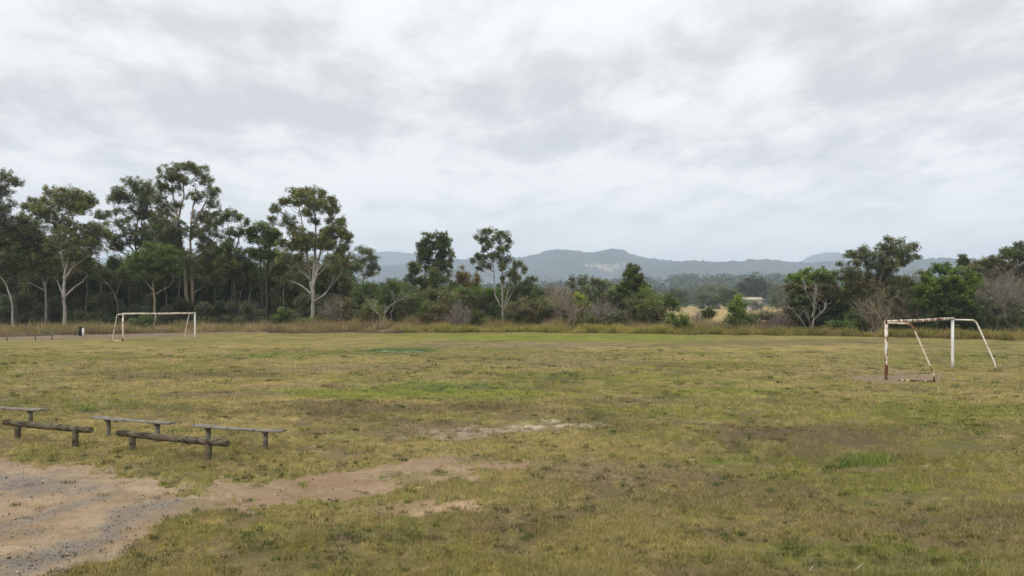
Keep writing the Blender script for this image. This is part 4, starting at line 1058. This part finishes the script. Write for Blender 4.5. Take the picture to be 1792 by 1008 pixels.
    T('gum_tree', 'small gum with drooping clumps tucked beside the rounded gum', 110, 731, [[(731, 560), (730, 520), (727, 480)], [(730, 510), (742, 492)]],
      [(722, 464, 9, 6), (728, 475, 11, 7), (719, 485, 10, 6), (738, 490, 8, 6), (710, 491, 5, 3), (746, 497, 11, 7)], 'dullgreen', 'pale', 0.13, seed=14, puff=0.42)
    T('pine_tree', 'rusty yellow conical tree between the two gums against the hills', 118, 812, [[(812, 565), (811, 520), (809, 470)]],
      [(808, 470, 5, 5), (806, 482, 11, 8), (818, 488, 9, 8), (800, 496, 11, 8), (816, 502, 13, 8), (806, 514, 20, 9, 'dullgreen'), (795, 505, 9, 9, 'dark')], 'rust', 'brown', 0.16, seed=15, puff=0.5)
    T('pine_tree', 'little rusty tree tucked under the spreading open gum', 116, 835, [[(835, 565), (835, 510), (835, 490)]], [(834, 484, 6, 5), (836, 494, 9, 7), (831, 506, 12, 8, 'dullgreen')], 'rust', 'brown', 0.12, seed=16, puff=0.5)
    T('gum_tree', 'open airy gum with spreading pale stems, right of the pair standing against the hills', 97, 881, [[(881, 572), (880, 545), (879, 480), (881, 430), (880, 412)], [(880, 543), (867, 520), (864, 480), (861, 440), (855, 412)], [(881, 545), (893, 517), (905, 498), (913, 470)], [(881, 545), (889, 510), (893, 480)]],
      [(845, 408, 10, 5), (858, 405, 10, 5), (835, 417, 6, 4), (850, 420, 11, 7), (880, 412, 11, 7), (890, 420, 7, 7), (866, 418, 8, 5), (848, 437, 8, 6), (860, 450, 9, 6), (845, 450, 8, 5), (829, 457, 6, 5), (840, 470, 7, 4), (855, 468, 8, 5), (878, 439, 8, 6), (888, 435, 6, 7), (890, 455, 7, 6), (880, 465, 7, 6), (910, 464, 9, 7), (918, 475, 5, 6), (900, 470, 6, 5), (904, 487, 9, 5, 'olive'), (880, 488, 7, 5)], 'dullgreen', 'pale', 0.19, seed=17, puff=0.38, nleaf=40)
    # right-hand wood
    T('wattle_tree', 'bushy tree with bright green top and brown fading flank, beside the straw paddock', 92, 1440, [[(1440, 582), (1438, 540), (1435, 510)]],
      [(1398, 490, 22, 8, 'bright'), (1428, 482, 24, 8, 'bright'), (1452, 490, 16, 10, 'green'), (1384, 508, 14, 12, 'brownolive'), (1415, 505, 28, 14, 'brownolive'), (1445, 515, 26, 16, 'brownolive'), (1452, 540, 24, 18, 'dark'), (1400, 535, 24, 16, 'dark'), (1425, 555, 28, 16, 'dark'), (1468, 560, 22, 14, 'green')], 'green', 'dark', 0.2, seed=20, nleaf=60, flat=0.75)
    T('gum_tree', 'tall grey green tree with ragged open top, behind the rusty goal', 90, 1527, [[(1527, 582), (1528, 540), (1540, 490), (1556, 450), (1562, 425)], [(1528, 530), (1512, 490), (1500, 450)], [(1545, 480), (1575, 455), (1595, 440)]],
      [(1553, 421, 12, 5), (1571, 424, 12, 6), (1544, 434, 16, 8), (1580, 438, 16, 8), (1562, 442, 16, 8), (1600, 433, 9, 7), (1600, 452, 10, 6), (1585, 455, 14, 7), (1510, 437, 11, 6), (1526, 446, 12, 6), (1488, 446, 14, 7), (1468, 463, 7, 4), (1508, 453, 18, 7), (1496, 466, 14, 7), (1530, 466, 20, 9), (1556, 462, 18, 9), (1482, 480, 18, 10), (1505, 490, 22, 12, 'brownolive'), (1540, 492, 26, 13, 'brownolive'), (1520, 515, 30, 14, 'brownolive'), (1560, 515, 24, 14, 'dullgreen'), (1490, 520, 22, 14, 'dullgreen'), (1530, 540, 30, 14, 'brownolive')], 'greygreen', 'brown', 0.26, seed=21, puff=0.42, nleaf=50)
    T('fig_tree', 'dense glossy dark green tree behind the crossbar of the rusty goal', 88, 1655, [[(1655, 584), (1655, 540), (1650, 500)]],
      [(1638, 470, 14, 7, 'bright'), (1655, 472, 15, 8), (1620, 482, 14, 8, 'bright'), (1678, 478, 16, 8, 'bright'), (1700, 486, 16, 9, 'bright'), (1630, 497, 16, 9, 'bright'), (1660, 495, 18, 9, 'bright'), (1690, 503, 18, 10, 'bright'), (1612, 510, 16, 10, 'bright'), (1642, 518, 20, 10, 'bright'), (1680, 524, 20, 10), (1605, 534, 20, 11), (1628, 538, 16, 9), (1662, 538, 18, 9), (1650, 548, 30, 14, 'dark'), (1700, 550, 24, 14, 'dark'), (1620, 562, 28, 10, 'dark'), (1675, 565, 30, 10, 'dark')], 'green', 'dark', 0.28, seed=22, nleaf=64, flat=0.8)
    T('gum_tree', 'slim young gum poking above the dense right-hand wood', 112, 1688, [[(1688, 565), (1688, 500), (1688, 455)]], [(1688, 450, 9, 4), (1681, 460, 8, 5), (1695, 461, 8, 5), (1689, 469, 9, 4)], 'dullgreen', 'brown', 0.1, seed=23, puff=0.42)
    T('gum_tree', 'flat crowned green tree rising above the wood at the right frame edge', 104, 1785, [[(1785, 575), (1784, 500), (1778, 455)], [(1784, 490), (1800, 450)]],
      [(1763, 438, 13, 6), (1785, 431, 13, 6), (1753, 448, 11, 6), (1780, 446, 12, 5), (1803, 438, 18, 9), (1820, 450, 20, 10), (1795, 455, 12, 6)], 'dullgreen', 'dark', 0.22, seed=24, puff=0.38)
    T('wattle_tree', 'broad olive topped tree behind the dry twiggy tree at right', 108, 1730, [[(1730, 570), (1730, 510), (1730, 470)]], [(1715, 462, 14, 6), (1738, 457, 16, 6), (1728, 470, 24, 8), (1760, 466, 22, 8), (1700, 475, 14, 8), (1785, 475, 26, 10), (1745, 490, 40, 12), (1800, 500, 30, 14)], 'brownolive', 'brown', 0.2, seed=25, nleaf=60)
    T('dark_tree', 'compact dark green tree rising from the middle bushes, beside the paddock gap', 96, 1106, [[(1106, 580), (1106, 530), (1107, 490)]],
      [(1103, 470, 9, 6), (1113, 472, 8, 6), (1098, 482, 8, 7), (1110, 484, 14, 8), (1122, 492, 8, 6), (1106, 496, 18, 8), (1084, 505, 12, 7, 'bright'), (1118, 510, 26, 8, 'bright'), (1098, 514, 18, 8, 'green')], 'dullgreen', 'brown', 0.18, seed=26, nleaf=60, puff=0.38, flat=0.8, fill=1)
    # shrubs of the middle belt
    S = shrub
    mid = [
        (98, [(640, 517, 20, 14), (632, 535, 20, 16)], 'green', 'round mid green shrub right of the big white gum'),
        (100, [(690, 508, 16, 9), (704, 518, 16, 10), (676, 520, 16, 10), (690, 535, 24, 14)], 'green', 'green shrub directly behind the fallen grey branches'),
        (96, [(612, 548, 16, 14), (625, 560, 20, 10)], 'brownolive', 'brownish olive shrub at the foot of the tall gum row'),
        (95, [(655, 552, 22, 13), (640, 562, 20, 8)], 'olive', 'low olive shrub just left of the fallen grey branches'),
        (99, [(722, 535, 24, 15), (735, 555, 24, 12), (705, 552, 18, 12)], 'dullgreen', 'grey green shrub just right of the fallen grey branches'),
        (125, [(690, 503, 30, 7), (660, 506, 20, 7), (720, 506, 24, 8)], 'far', 'far grey green thicket on the skyline behind the fallen branches'),
        (105, [(752, 527, 22, 12), (770, 535, 24, 14)], 'dullgreen', 'dull green shrub below the rounded gum'),
        (95, [(765, 552, 26, 14), (785, 545, 20, 18)], 'brownolive', 'dull brown leafy shrub below the rounded gum'),
        (98, [(815, 520, 26, 10, 'green'), (808, 538, 28, 14, 'brownolive'), (812, 557, 30, 11, 'brownolive')], 'brownolive', 'green capped brown shrub below the rusty conical tree'),
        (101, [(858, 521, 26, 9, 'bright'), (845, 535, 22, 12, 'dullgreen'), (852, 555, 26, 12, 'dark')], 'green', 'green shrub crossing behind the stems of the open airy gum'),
        (104, [(905, 505, 18, 9), (930, 498, 12, 7), (918, 515, 22, 11)], 'dark', 'deep green shrub right of the open airy gum'),
        (94, [(912, 545, 24, 13), (932, 555, 22, 11)], 'brownolive', 'brown olive shrub beside the foot of the open airy gum'),
        (94, [(955, 545, 24, 12, 'olive'), (968, 556, 26, 10, 'dark')], 'olive', 'olive shrub spreading under the tan bare bush'),
        (95, [(1012, 532, 12, 11), (1020, 545, 14, 10)], 'ygreen', 'small yellow green shrub between the tan and the purple bare bushes'),
        (112, [(1020, 497, 12, 7), (1038, 500, 16, 7), (1055, 506, 18, 8), (1000, 500, 12, 8)], 'greygreen', 'grey green shrub on the skyline behind the bare bushes'),
        (93, [(1112, 538, 18, 14, 'brownolive'), (1105, 558, 22, 10, 'brownolive')], 'brownolive', 'brown olive shrub beneath the compact dark tree'),
        (92, [(1143, 532, 22, 8, 'bright'), (1135, 545, 24, 12, 'olive'), (1148, 558, 22, 10, 'dullgreen'), (1128, 525, 14, 8, 'green')], 'olive', 'domed shrub with bright green cap, left of the paddock gap'),
        (95, [(1172, 528, 14, 7), (1180, 540, 14, 9), (1165, 540, 14, 10)], 'green', 'rounded green shrub on the left shoulder of the paddock gap'),
        (86, [(1178, 555, 14, 7), (1195, 556, 12, 8), (1185, 565, 22, 8), (1200, 568, 10, 7)], 'bright', 'small bright green round shrub standing forward of the others'),
        (90, [(1291, 522, 9, 7, 'ygreen'), (1289, 531, 13, 8, 'ygreen'), (1297, 539, 14, 9, 'bright'), (1282, 541, 14, 9, 'bright'), (1290, 551, 20, 10, 'bright'), (1276, 560, 16, 10, 'green'), (1305, 560, 16, 10, 'green'), (1290, 568, 22, 9, 'green')], 'bright', 'bright green pyramid shaped shrub standing alone in the paddock gap'),
        (95, [(1332, 552, 20, 10), (1350, 556, 24, 10), (1318, 560, 16, 9)], 'greygreen', 'grey green weedy shrub right of the pyramid shaped shrub'),
        (93, [(1375, 560, 16, 9), (1390, 566, 16, 8)], 'drybrown', 'low greyish dry shrub below the brown flanked bushy tree'),
        (90, [(1730, 535, 22, 12), (1718, 548, 18, 12), (1742, 552, 20, 12)], 'green', 'rounded green shrub below the dry twiggy tree at right'),
        (88, [(1772, 540, 22, 14), (1790, 555, 24, 12), (1760, 560, 20, 10)], 'greygreen', 'grey green scrambling shrub at the right frame edge'),
        (89, [(1578, 492, 16, 9), (1592, 500, 14, 10), (1580, 510, 18, 10)], 'green', 'fresh green shrub between the ragged tree and the dense dark tree'),
        (84, [(1455, 572, 18, 8), (1478, 568, 18, 9)], 'green', 'low dark green shrub behind the pale bare tree on the right'),
        (98, [(590, 540, 22, 16), (575, 555, 20, 12)], 'brownolive', 'dull brown shrub right against the big white gum trunk'),
        (97, [(500, 548, 20, 10), (490, 560, 22, 8)], 'green', 'low green shrub between the twin dark trunks and the big white gum'),
        (96, [(250, 563, 22, 9), (232, 567, 14, 7)], 'green', 'low green shrub seen through the distant goal frame'),
        (94, [(105, 577, 9, 6), (98, 580, 6, 4)], 'bright', 'tiny bright green shrub at the foot of the thick white gum'),
    ]
    mid += [
        (97, [(745, 548, 16, 10), (738, 560, 18, 8)], 'green', 'small fresh green shrub between the grey green and dull brown shrubs'),
        (96, [(830, 562, 20, 8), (845, 566, 16, 6)], 'dullgreen', 'low green shrub left of the trunk of the open airy gum'),
        (96, [(895, 558, 14, 9), (905, 566, 16, 7)], 'green', 'low green shrub right against the trunk of the open airy gum'),
        (100, [(945, 522, 18, 11), (932, 532, 16, 10)], 'green', 'round green shrub behind the left side of the tan bare bush'),
        (92, [(1040, 562, 16, 8), (1028, 566, 14, 6)], 'olive', 'low olive shrub in front of the purple bare bush'),
        (91, [(1075, 565, 18, 7), (1088, 560, 14, 8)], 'dullgreen', 'low green shrub at the right foot of the purple bare bush'),
        (99, [(1080, 520, 16, 10), (1070, 530, 14, 10)], 'greygreen', 'grey green shrub behind the right side of the purple bare bush'),
        (97, [(560, 562, 20, 8), (540, 566, 18, 6)], 'olive', 'low olive shrub at the foot of the big white gum'),
        (88, [(1500, 555, 24, 12), (1520, 562, 22, 9)], 'green', 'deep green shrub left of the near post of the rusty goal'),
        (88, [(1590, 565, 22, 9), (1570, 560, 18, 10)], 'dullgreen', 'green shrub seen through the mouth of the rusty goal'),
    ]
    for i, (d, cl, pal, lab) in enumerate(mid):
        if 600 < cl[0][0] < 1215 and d > 88 and 'far ' not in lab:
            cl = [(c[0], c[1] - 5, c[2] * 1.12, c[3] * 1.3, *c[4:]) for c in cl]
        S(lab, d, cl, pal, seed=40 + i)
    # bare shrubs and dead wood
    twiggy('tan leafless fan shaped bush in the middle belt', 94, 985, 48, 497, 1, 'twigtan', 80, 14, 'drybrown', 700, -0.05)
    twiggy('brown leafless bush topped with a few leaves, behind the tan one', 100, 968, 34, 484, 2, 'twig', 60, 14, 'drybrown', 900)
    twiggy('purple grey leafless bush in the middle belt', 93, 1055, 32, 520, 3, 'twig', 80, 16, 'drybrown', 500, 0.0)
    twiggy('small grey leafless bush in the paddock gap', 104, 1222, 20, 540, 4, 'twig', 40, 12, 'drybrown', 150)
    twiggy('thin brown leafless bush below the rounded gum', 93, 800, 26, 528, 5, 'twig', 50, 12, 'drybrown', 500)
    twiggy('brown leafless bush between the tall gum row and the green shrubs', 96, 590, 28, 520, 6, 'twig', 50, 12, 'drybrown', 400)
    twiggy('big purple grey leafless tree with arching twigs at the right frame edge', 90, 1762, 62, 462, 7, 'twig', 85, 16, 'drybrown', 900, -0.1, 'bare_tree', None, 'tree', 0.3, 0.015, 0.09)
    twiggy('grey brown leafless crown between the ragged tree and the dense dark tree', 89, 1588, 28, 458, 8, 'twigtan', 40, 12, 'brownolive', 900, 0.0, 'bare_tree', None, 'tree', 0.35, 0.014, 0.08)
    twiggy('brownish half leafless bush draped over the base of the ragged tree', 87, 1530, 40, 505, 9, 'twigtan', 50, 12, 'brownolive', 3200)
    twiggy('dry brown leafless bush behind the dark stemmed gums', 108, 440, 26, 520, 10, 'twig', 50, 12, 'drybrown', 300)
    twiggy('purplish dry leafless bush on the left flank of the bushy tree', 95, 1385, 26, 495, 11, 'twig', 70, 14, 'drybrown', 500)
    twiggy('dry grey leafless bush among the weeds of the paddock gap', 92, 1368, 22, 545, 12, 'twig', 50, 12, 'drybrown', 150)
    def dead(label, d, base, stems, seed, r0=0.1, bark='pale', name='dead_tree', thin=0.55):
        rng = np.random.default_rng(5000 + seed); bx = (base - CX) / F * d; o = np.array([bx, d, zt1(bx, d)])
        th = thing(name, o, label, 'tree'); mb = MB(); tw_ = MB()
        for st in stems:
            P = np.array([wpt(p[0], p[1], d) for p in st]); P[:, 1] += np.linspace(0, rng.normal(0, 0.8), len(P))
            if abs(st[0][0] - base) < 12 and st[0][1] > 560: P[0, 2] = o[2] - 0.1
            tt = np.linspace(0, len(P) - 1, 10); Q = np.stack([np.interp(tt, np.arange(len(P)), P[:, k]) for k in range(3)], 1); Q[1:-1] += rng.normal(0, 0.04, (8, 3))
            r = (st[0][2] if len(st[0]) > 2 else r0) * thin
            tube(mb, Q, np.linspace(r, r * 0.3, 10), 6)
            n = 10; k = rng.integers(4, 10, n); S = Q[k]; E = S + (Q[-1] - Q[0]) / np.linalg.norm(Q[-1] - Q[0]) * rng.uniform(0.3, 0.9, (n, 1)) + rng.normal(0, 0.35, (n, 3))
            twigs(mb, S, E, 0.02, 0.008, rng)
        mb.build('trunk', M[bark], th, o, True)
    dead('fallen grey dead branches spread in a low fan before the green shrubs', 93, 667, [[(667, 566, .1), (663, 552), (650, 540), (636, 524)], [(662, 550, .09), (655, 540), (658, 533)], [(672, 548, .12), (680, 540), (692, 528), (703, 512)], [(690, 530, .08), (700, 524), (712, 520)], [(685, 527, .07), (688, 520), (687, 510)], [(668, 566, .1), (674, 548), (673, 540)], [(684, 566, .08), (685, 548), (690, 530)]], 1)
    dead('pale bare tree with fanning white stems before the bushy tree on the right', 82, 1418, [[(1418, 580, .12), (1421, 550), (1422, 528), (1420, 500)], [(1416, 580, .1), (1405, 560), (1392, 545), (1385, 538)], [(1418, 580, .09), (1412, 555), (1400, 538)], [(1420, 580, .1), (1428, 560), (1440, 548), (1454, 540)], [(1421, 555, .07), (1428, 540), (1432, 524)], [(1421, 530, .06), (1412, 512), (1414, 498)], [(1422, 525, .06), (1430, 508)], [(1436, 551, .06), (1446, 540), (1450, 532)]], 2, thin=0.42)
    dead('thin leaning bare sapling left of the distant goal frame', 97, 210, [[(210, 575, .09), (206, 530), (198, 508), (185, 492)], [(203, 515, .05), (208, 495), (212, 478)]], 3, 0.08, 'brown')
    dead('single bare stem arching behind the post of the rusty goal', 80, 1543, [[(1548, 580, .05), (1545, 560), (1535, 545), (1522, 535)]], 4, 0.05, 'tan')
    T('sapling', 'spindly dark sapling in the straw gap, left of the pyramid shaped shrub', 97, 1244, [[(1244, 578), (1244, 560), (1243, 545)]], [(1234, 548, 7, 4), (1244, 546, 7, 4), (1240, 541, 5, 3), (1249, 550, 6, 4), (1232, 555, 5, 4)], 'dullgreen', 'brown', 0.07, seed=90, puff=0.34)
    # trees across the paddock
    far = [(330, [(1178, 512, 14, 8), (1192, 515, 14, 9), (1170, 524, 14, 9), (1188, 528, 22, 9)], 'far', 'broad dark tree across the paddock, just right of the domed shrub'),
           (400, [(1240, 506, 18, 8), (1222, 514, 10, 9), (1258, 510, 16, 8)], 'greygreen', 'hazy grey green tree rising behind the twin dark trees across the paddock'),
           (320, [(1232, 522, 18, 8), (1248, 525, 18, 8), (1240, 534, 24, 6)], 'dark', 'left one of twin dark rounded trees across the straw paddock'),
           (315, [(1272, 512, 14, 9), (1286, 514, 12, 8), (1270, 526, 18, 9), (1282, 533, 18, 7)], 'dark', 'right one of twin dark rounded trees across the straw paddock'),
           (400, [(1318, 497, 26, 9), (1300, 508, 16, 10), (1330, 506, 20, 10), (1322, 516, 24, 6)], 'blue', 'blue black domed conifer rising behind the farm shed'),
           (410, [(1350, 500, 9, 8), (1344, 512, 16, 10), (1362, 510, 14, 10)], 'greygreen', 'hazy grey tree right of the blue black domed conifer'),
           (300, [(1352, 524, 12, 8), (1366, 520, 14, 8), (1358, 534, 18, 6)], 'dark', 'dark green bush right of the farm shed'),
           (270, [(1306, 530, 10, 4), (1316, 532, 10, 4), (1330, 535, 8, 3)], 'greygreen', 'low grey green bush in front of the farm shed wall')]
    for i, (d, cl, pal, lab) in enumerate(far):
        shrub(lab, d, cl, pal, seed=100 + i, leaf=0.62, puff=1.5, nleaf=80, name='paddock_tree', dens=1.3, spread=0.6)
    # dim understorey behind the tall gums and behind the right-hand wood
    proto = {}
    rng = np.random.default_rng(77)
    def under(px, top, d, label, group, pal, key=None):
        wx = (px - CX) / F * d
        key = key or pal
        if key not in proto:
            pr = tree('understorey_tree', label, d, px, [[(px, 580), (px + 1, 540), (px, 510)]], [(px - 14, 500, 16, 12), (px + 12, 498, 16, 12), (px, 485, 18, 10), (px - 8, 520, 20, 14), (px + 10, 525, 20, 14), (px + 2, 545, 34, 16), (px - 14, 560, 22, 12), (px + 14, 562, 22, 12), (px - 4, 573, 30, 8)], pal, 'brown', 0.16, 0.26, 0.55, 54, 1.0, 'tree', group, 200 + len(proto), 0.8)
            proto[key] = pr; return
        src = proto[key]
        if key == 'dullgreen': top = top - 12 + rng.normal(0, 5)
        if px < 620 and key != 'low': top = top - 14 - 12 * rng.random()
        h = HC + (HY - top) / F * d + 0.4
        s = h / (HC + (HY - 475) / F * 112 + 0.4)
        c = copy_thing(src, (wx, d, zt1(wx, d)), rng.uniform(0, 6.28), (s * rng.uniform(0.85, 1.25), s * rng.uniform(0.85, 1.25), s), label, group)
    for i, (px, d, tp) in enumerate(((52, 107, 440), (150, 108, 452), (178, 106, 470), (205, 109, 455), (228, 106, 470), (292, 105, 470), (312, 110, 450), (352, 107, 470), (376, 109, 455), (436, 109, 465), (497, 108, 460), (522, 106, 480), (572, 108, 470), (596, 106, 485))):
        r_ = np.random.default_rng(600 + i); w = r_.uniform(-6, 6)
        tree('young_gum_tree', 'thin straight young gum half hidden in the shade between the tall gums', d, px, [[(px, 575), (px + w * 0.3, 530), (px + w, tp + 10)]], [(px + w, tp, 10, 6), (px + w + r_.uniform(-12, 12), tp + 10, 12, 7), (px + w + r_.uniform(-12, 12), tp + 20, 12, 7)],
             ('dullgreen', 'olive', 'grey')[i % 3], ('brown', 'pale', 'tan', 'dark')[i % 4], 0.12, group='young gums between the tall gums', seed=600 + i)
    labL = 'shaded dark green understorey tree in the wood behind the tall gums'
    labL2 = 'shaded olive brown understorey tree in the wood behind the tall gums'
    labR = 'shaded deep green tree filling the back of the wood behind the rusty goal'
    gL, gL2, gR = 'dark understorey trees behind the gums', 'olive understorey trees behind the gums', 'shaded trees at the back of the right wood'
    LT = 1
    for px, top, d in ((112, 470, 116), (-30, 455, 112), (12, 468, 118), (50, 480, 114), (85, 462, 122), (140, 470, 117), (165, 478, 114), (195, 470, 124), (215, 488, 114), (300, 480, 116), (330, 470, 122), (365, 462, 118), (395, 478, 114), (430, 478, 121), (455, 488, 115), (490, 470, 121), (520, 480, 116), (560, 488, 112), (590, 482, 120), (610, 500, 114), (240, 480, 118), (270, 490, 113), (-70, 460, 115), (350, 500, 112), (-10, 490, 110), (180, 505, 111)):
        under(px, top, d, labL, gL, 'dark')
    for px, top, d in ((160, 455, 120), (70, 470, 111), (225, 478, 121), (310, 458, 125), (385, 470, 124), (475, 470, 125), (580, 470, 125), (540, 478, 124), (-45, 470, 120), (415, 480, 118), (30, 450, 124), (130, 480, 112), (505, 500, 113)):
        under(px, top, d, labL2, gL2, 'brownolive')
    labL3, gL3 = 'low grey green scrub growing along the foot of the tall gums', 'low scrub at the foot of the gums'
    r3 = np.random.default_rng(88)
    for i in range(27):
        px = -30 + 24.5 * i + r3.uniform(-9, 9)
        under(px, 475 if i == 0 else r3.uniform(508, 545), 104 + r3.uniform(-2, 5), labL3, gL3, 'greygreen', 'low')
    for px, top, d in ((1500, 490, 98), (1480, 500, 95), (1560, 480, 99), (1590, 500, 95), (1625, 480, 102), (1670, 480, 98), (1710, 480, 100), (1755, 490, 98), (1800, 480, 102), (1440, 510, 98), (1840, 470, 100), (1535, 520, 92), (1620, 520, 93), (1700, 525, 92), (1770, 520, 93), (1415, 520, 98), (1880, 470, 98)):
        under(px, top, d, labR, gR, 'green')
    labM = 'dull green scrub tree filling the middle belt behind the shrubs'
    gM = 'scrub trees at the back of the middle belt'
    LM = 1
    for px, top, d in ((760, 512, 112), (780, 516, 104), (820, 522, 103), (900, 520, 104), (945, 520, 104), (990, 522, 104), (1030, 526, 104), (1075, 524, 103), (680, 520, 103), (650, 515, 112), (700, 515, 115), (795, 518, 114), (840, 518, 112), (885, 512, 114), (930, 515, 112), (970, 518, 114), (1010, 520, 112), (1050, 520, 112), (1090, 525, 108), (1130, 528, 106), (725, 520, 108), (870, 525, 107), (625, 520, 117)):
        under(px, top, d, labM, gM, 'dullgreen')

# ------------------------------------------------------------------ sky, light, air, camera
def build_world():
    w = bpy.data.worlds.new('World'); scn.world = w; w.use_nodes = True
    w.node_tree.nodes.clear(); nt = NT(w.node_tree)
    out = nt.new('ShaderNodeOutputWorld')
    sky = nt.new('ShaderNodeTexSky', sky_type='NISHITA', sun_disc=False)
    sky.sun_elevation = math.radians(46); sky.sun_rotation = math.radians(SUN_ROT)
    b1 = nt.new('ShaderNodeBackground'); b1.inputs[1].default_value = 0.1; nt.link(sky.outputs[0], b1.inputs[0])
    tc = nt.new('ShaderNodeTexCoord'); d = tc.outputs['Generated']
    s = nt.new('ShaderNodeSeparateXYZ'); nt.link(d, s.inputs[0])
    z = nt.math('MAXIMUM', s.outputs[2], 0.0)
    k = nt.math('ADD', z, 0.17)
    u = nt.math('DIVIDE', s.outputs[0], k); v = nt.math('DIVIDE', s.outputs[1], k)
    cb = nt.new('ShaderNodeCombineXYZ'); nt.link(u, cb.inputs[0]); nt.link(v, cb.inputs[1])
    n1 = nt.noise(nt.mapping(cb.outputs[0], (1.0, 0.9, 1), (SKYX, SKYY, 0)), 1.35, 8, 0.52, 0.25)
    n2 = nt.noise(nt.mapping(cb.outputs[0], (1.35, 0.85, 1), (7.7, 2.2, 4)), 3.6, 8, 0.58, 0.2)
    f = nt.math('ADD', nt.math('MULTIPLY', n1, 0.50), nt.math('MULTIPLY', n2, 0.50))
    # broad darker and lighter cloud masses, by direction
    def mass(px, py, rx, ry, amt):
        az = math.atan2((px - CX) / F, 1.0); el = math.atan2((HY - py) / F, math.hypot(1, (px - CX) / F))
        a = nt.math('ARCTAN2', s.outputs[0], s.outputs[1]); e = nt.math('ARCSINE', s.outputs[2])
        da = nt.math('DIVIDE', nt.math('SUBTRACT', a, az), rx / F); de = nt.math('DIVIDE', nt.math('SUBTRACT', e, el), ry / F)
        r = nt.math('ADD', nt.math('MULTIPLY', da, da), nt.math('MULTIPLY', de, de))
        return nt.math('MULTIPLY', nt.math('EXPONENT', nt.math('MULTIPLY', r, -1.0)), amt)
    for m in ((1150, 120, 200, 50, -0.065), (1680, 60, 220, 50, -0.05), (60, 250, 200, 30, -0.03), (1560, 150, 230, 45, -0.07), (300, 40, 200, 40, -0.045), (250, 170, 300, 45, -0.03), (1060, 255, 220, 30, -0.045), (480, 190, 150, 40, -0.02), (1620, 280, 200, 22, -0.04), (720, 290, 160, 25, -0.03),
              (760, 70, 180, 60, 0.06), (820, 245, 100, 25, 0.055), (1340, 120, 60, 25, 0.05), (1330, 310, 120, 20, 0.04), (1050, 200, 130, 22, 0.045), (420, 300, 200, 25, 0.025), (120, 110, 150, 30, 0.03), (1000, 60, 120, 40, 0.03)):
        f = nt.math('ADD', f, mass(*m))
    tone = nt.ramp(f, 0.36, 0.60)
    c = nt.mix(tone, (0.74, 0.75, 0.765), (1.11, 1.105, 1.105))
    hz = nt.ramp(z, 0.20, 0.0)
    c = nt.mix(nt.math('MULTIPLY', hz, 0.7), c, (1.30, 1.27, 1.25))
    up = nt.math('ADD', 1.0, nt.math('MULTIPLY', nt.ramp(z, 0.36, 0.9), ZEN))
    sc = nt.new('ShaderNodeVectorMath', operation='SCALE'); nt.link(c, sc.inputs[0]); nt.link(up, sc.inputs[3])
    b2 = nt.new('ShaderNodeBackground'); nt.link(sc.outputs[0], b2.inputs[0])
    mx = nt.new('ShaderNodeMixShader'); mx.inputs[0].default_value = 0.95
    nt.link(b1.outputs[0], mx.inputs[1]); nt.link(b2.outputs[0], mx.inputs[2]); nt.link(mx.outputs[0], out.inputs[0])
    w.cycles.sampling_method = 'MANUAL'; w.cycles.sample_map_resolution = 512

SUN_ROT = 215.0; SKYX, SKYY, ZEN = 12.7, 1.9, 0.75
SIGMA = 0.00024
def build_light():
    L = bpy.data.lights.new('sun', 'SUN'); L.energy = 1.5; L.angle = math.radians(16); L.color = (1, 0.95, 0.88)
    o = bpy.data.objects.new('sun', L); COL.objects.link(o)
    el, az = math.radians(46), math.radians(SUN_ROT)
    dv = np.array([math.sin(az) * math.cos(el), math.cos(az) * math.cos(el), math.sin(el)])
    from mathutils import Vector
    o.rotation_euler = Vector(-dv).to_track_quat('-Z', 'Y').to_euler(); o.location = (-30, -40, 60)

def build_haze():
    lo = np.array([-7000, -7000, -6.0]); hi = np.array([7000, 7000, 380.0])
    V = [(x, y, z) for z in (lo[2], hi[2]) for y in (lo[1], hi[1]) for x in (lo[0], hi[0])]
    mb = MB(); mb.add(V, q=[(0, 2, 3, 1), (4, 5, 7, 6), (0, 1, 5, 4), (1, 3, 7, 5), (3, 2, 6, 7), (2, 0, 4, 6)])
    m = bpy.data.materials.new('haze'); m.use_nodes = True; m.node_tree.nodes.clear(); nt = NT(m.node_tree)
    out = nt.new('ShaderNodeOutputMaterial'); p = nt.new('ShaderNodeVolumePrincipled')
    p.inputs['Color'].default_value = (0.74, 0.86, 1.0, 1); p.inputs['Density'].default_value = SIGMA
    nt.link(p.outputs[0], out.inputs['Volume'])
    tag(mb.build('haze', m), 'pale bluish haze lying over the field and hills', 'haze', kind='stuff')

def build_camera():
    c = bpy.data.cameras.new('camera'); o = bpy.data.objects.new('camera', c); COL.objects.link(o)
    c.sensor_width = 36; c.lens = 36 * F / 1792; c.shift_y = (HY - 504) / 1792
    c.clip_start = 0.1; c.clip_end = 20000
    o.location = (0, 0, HC); o.rotation_euler = (math.radians(90), 0, 0)
    scn.camera = o

t0 = time.time()
def step(f):
    t = time.time(); f(); print('%s %.1fs' % (f.__name__, time.time() - t))
for f in (build_world, build_light, build_camera, build_ground, build_grass, build_long_grass, build_stones, build_hills, build_far_wood, build_goals, build_benches, build_small, build_trees, build_haze):
    step(f)
scn.render.engine = 'CYCLES'
scn.cycles.use_denoising = True
scn.cycles.max_bounces = 6; scn.cycles.diffuse_bounces = 3; scn.cycles.transmission_bounces = 3; scn.cycles.volume_bounces = 1; scn.cycles.transparent_max_bounces = 4
scn.view_settings.view_transform = 'Standard'; scn.view_settings.look = 'None'; scn.view_settings.exposure = 0.0; scn.view_settings.gamma = 1.0
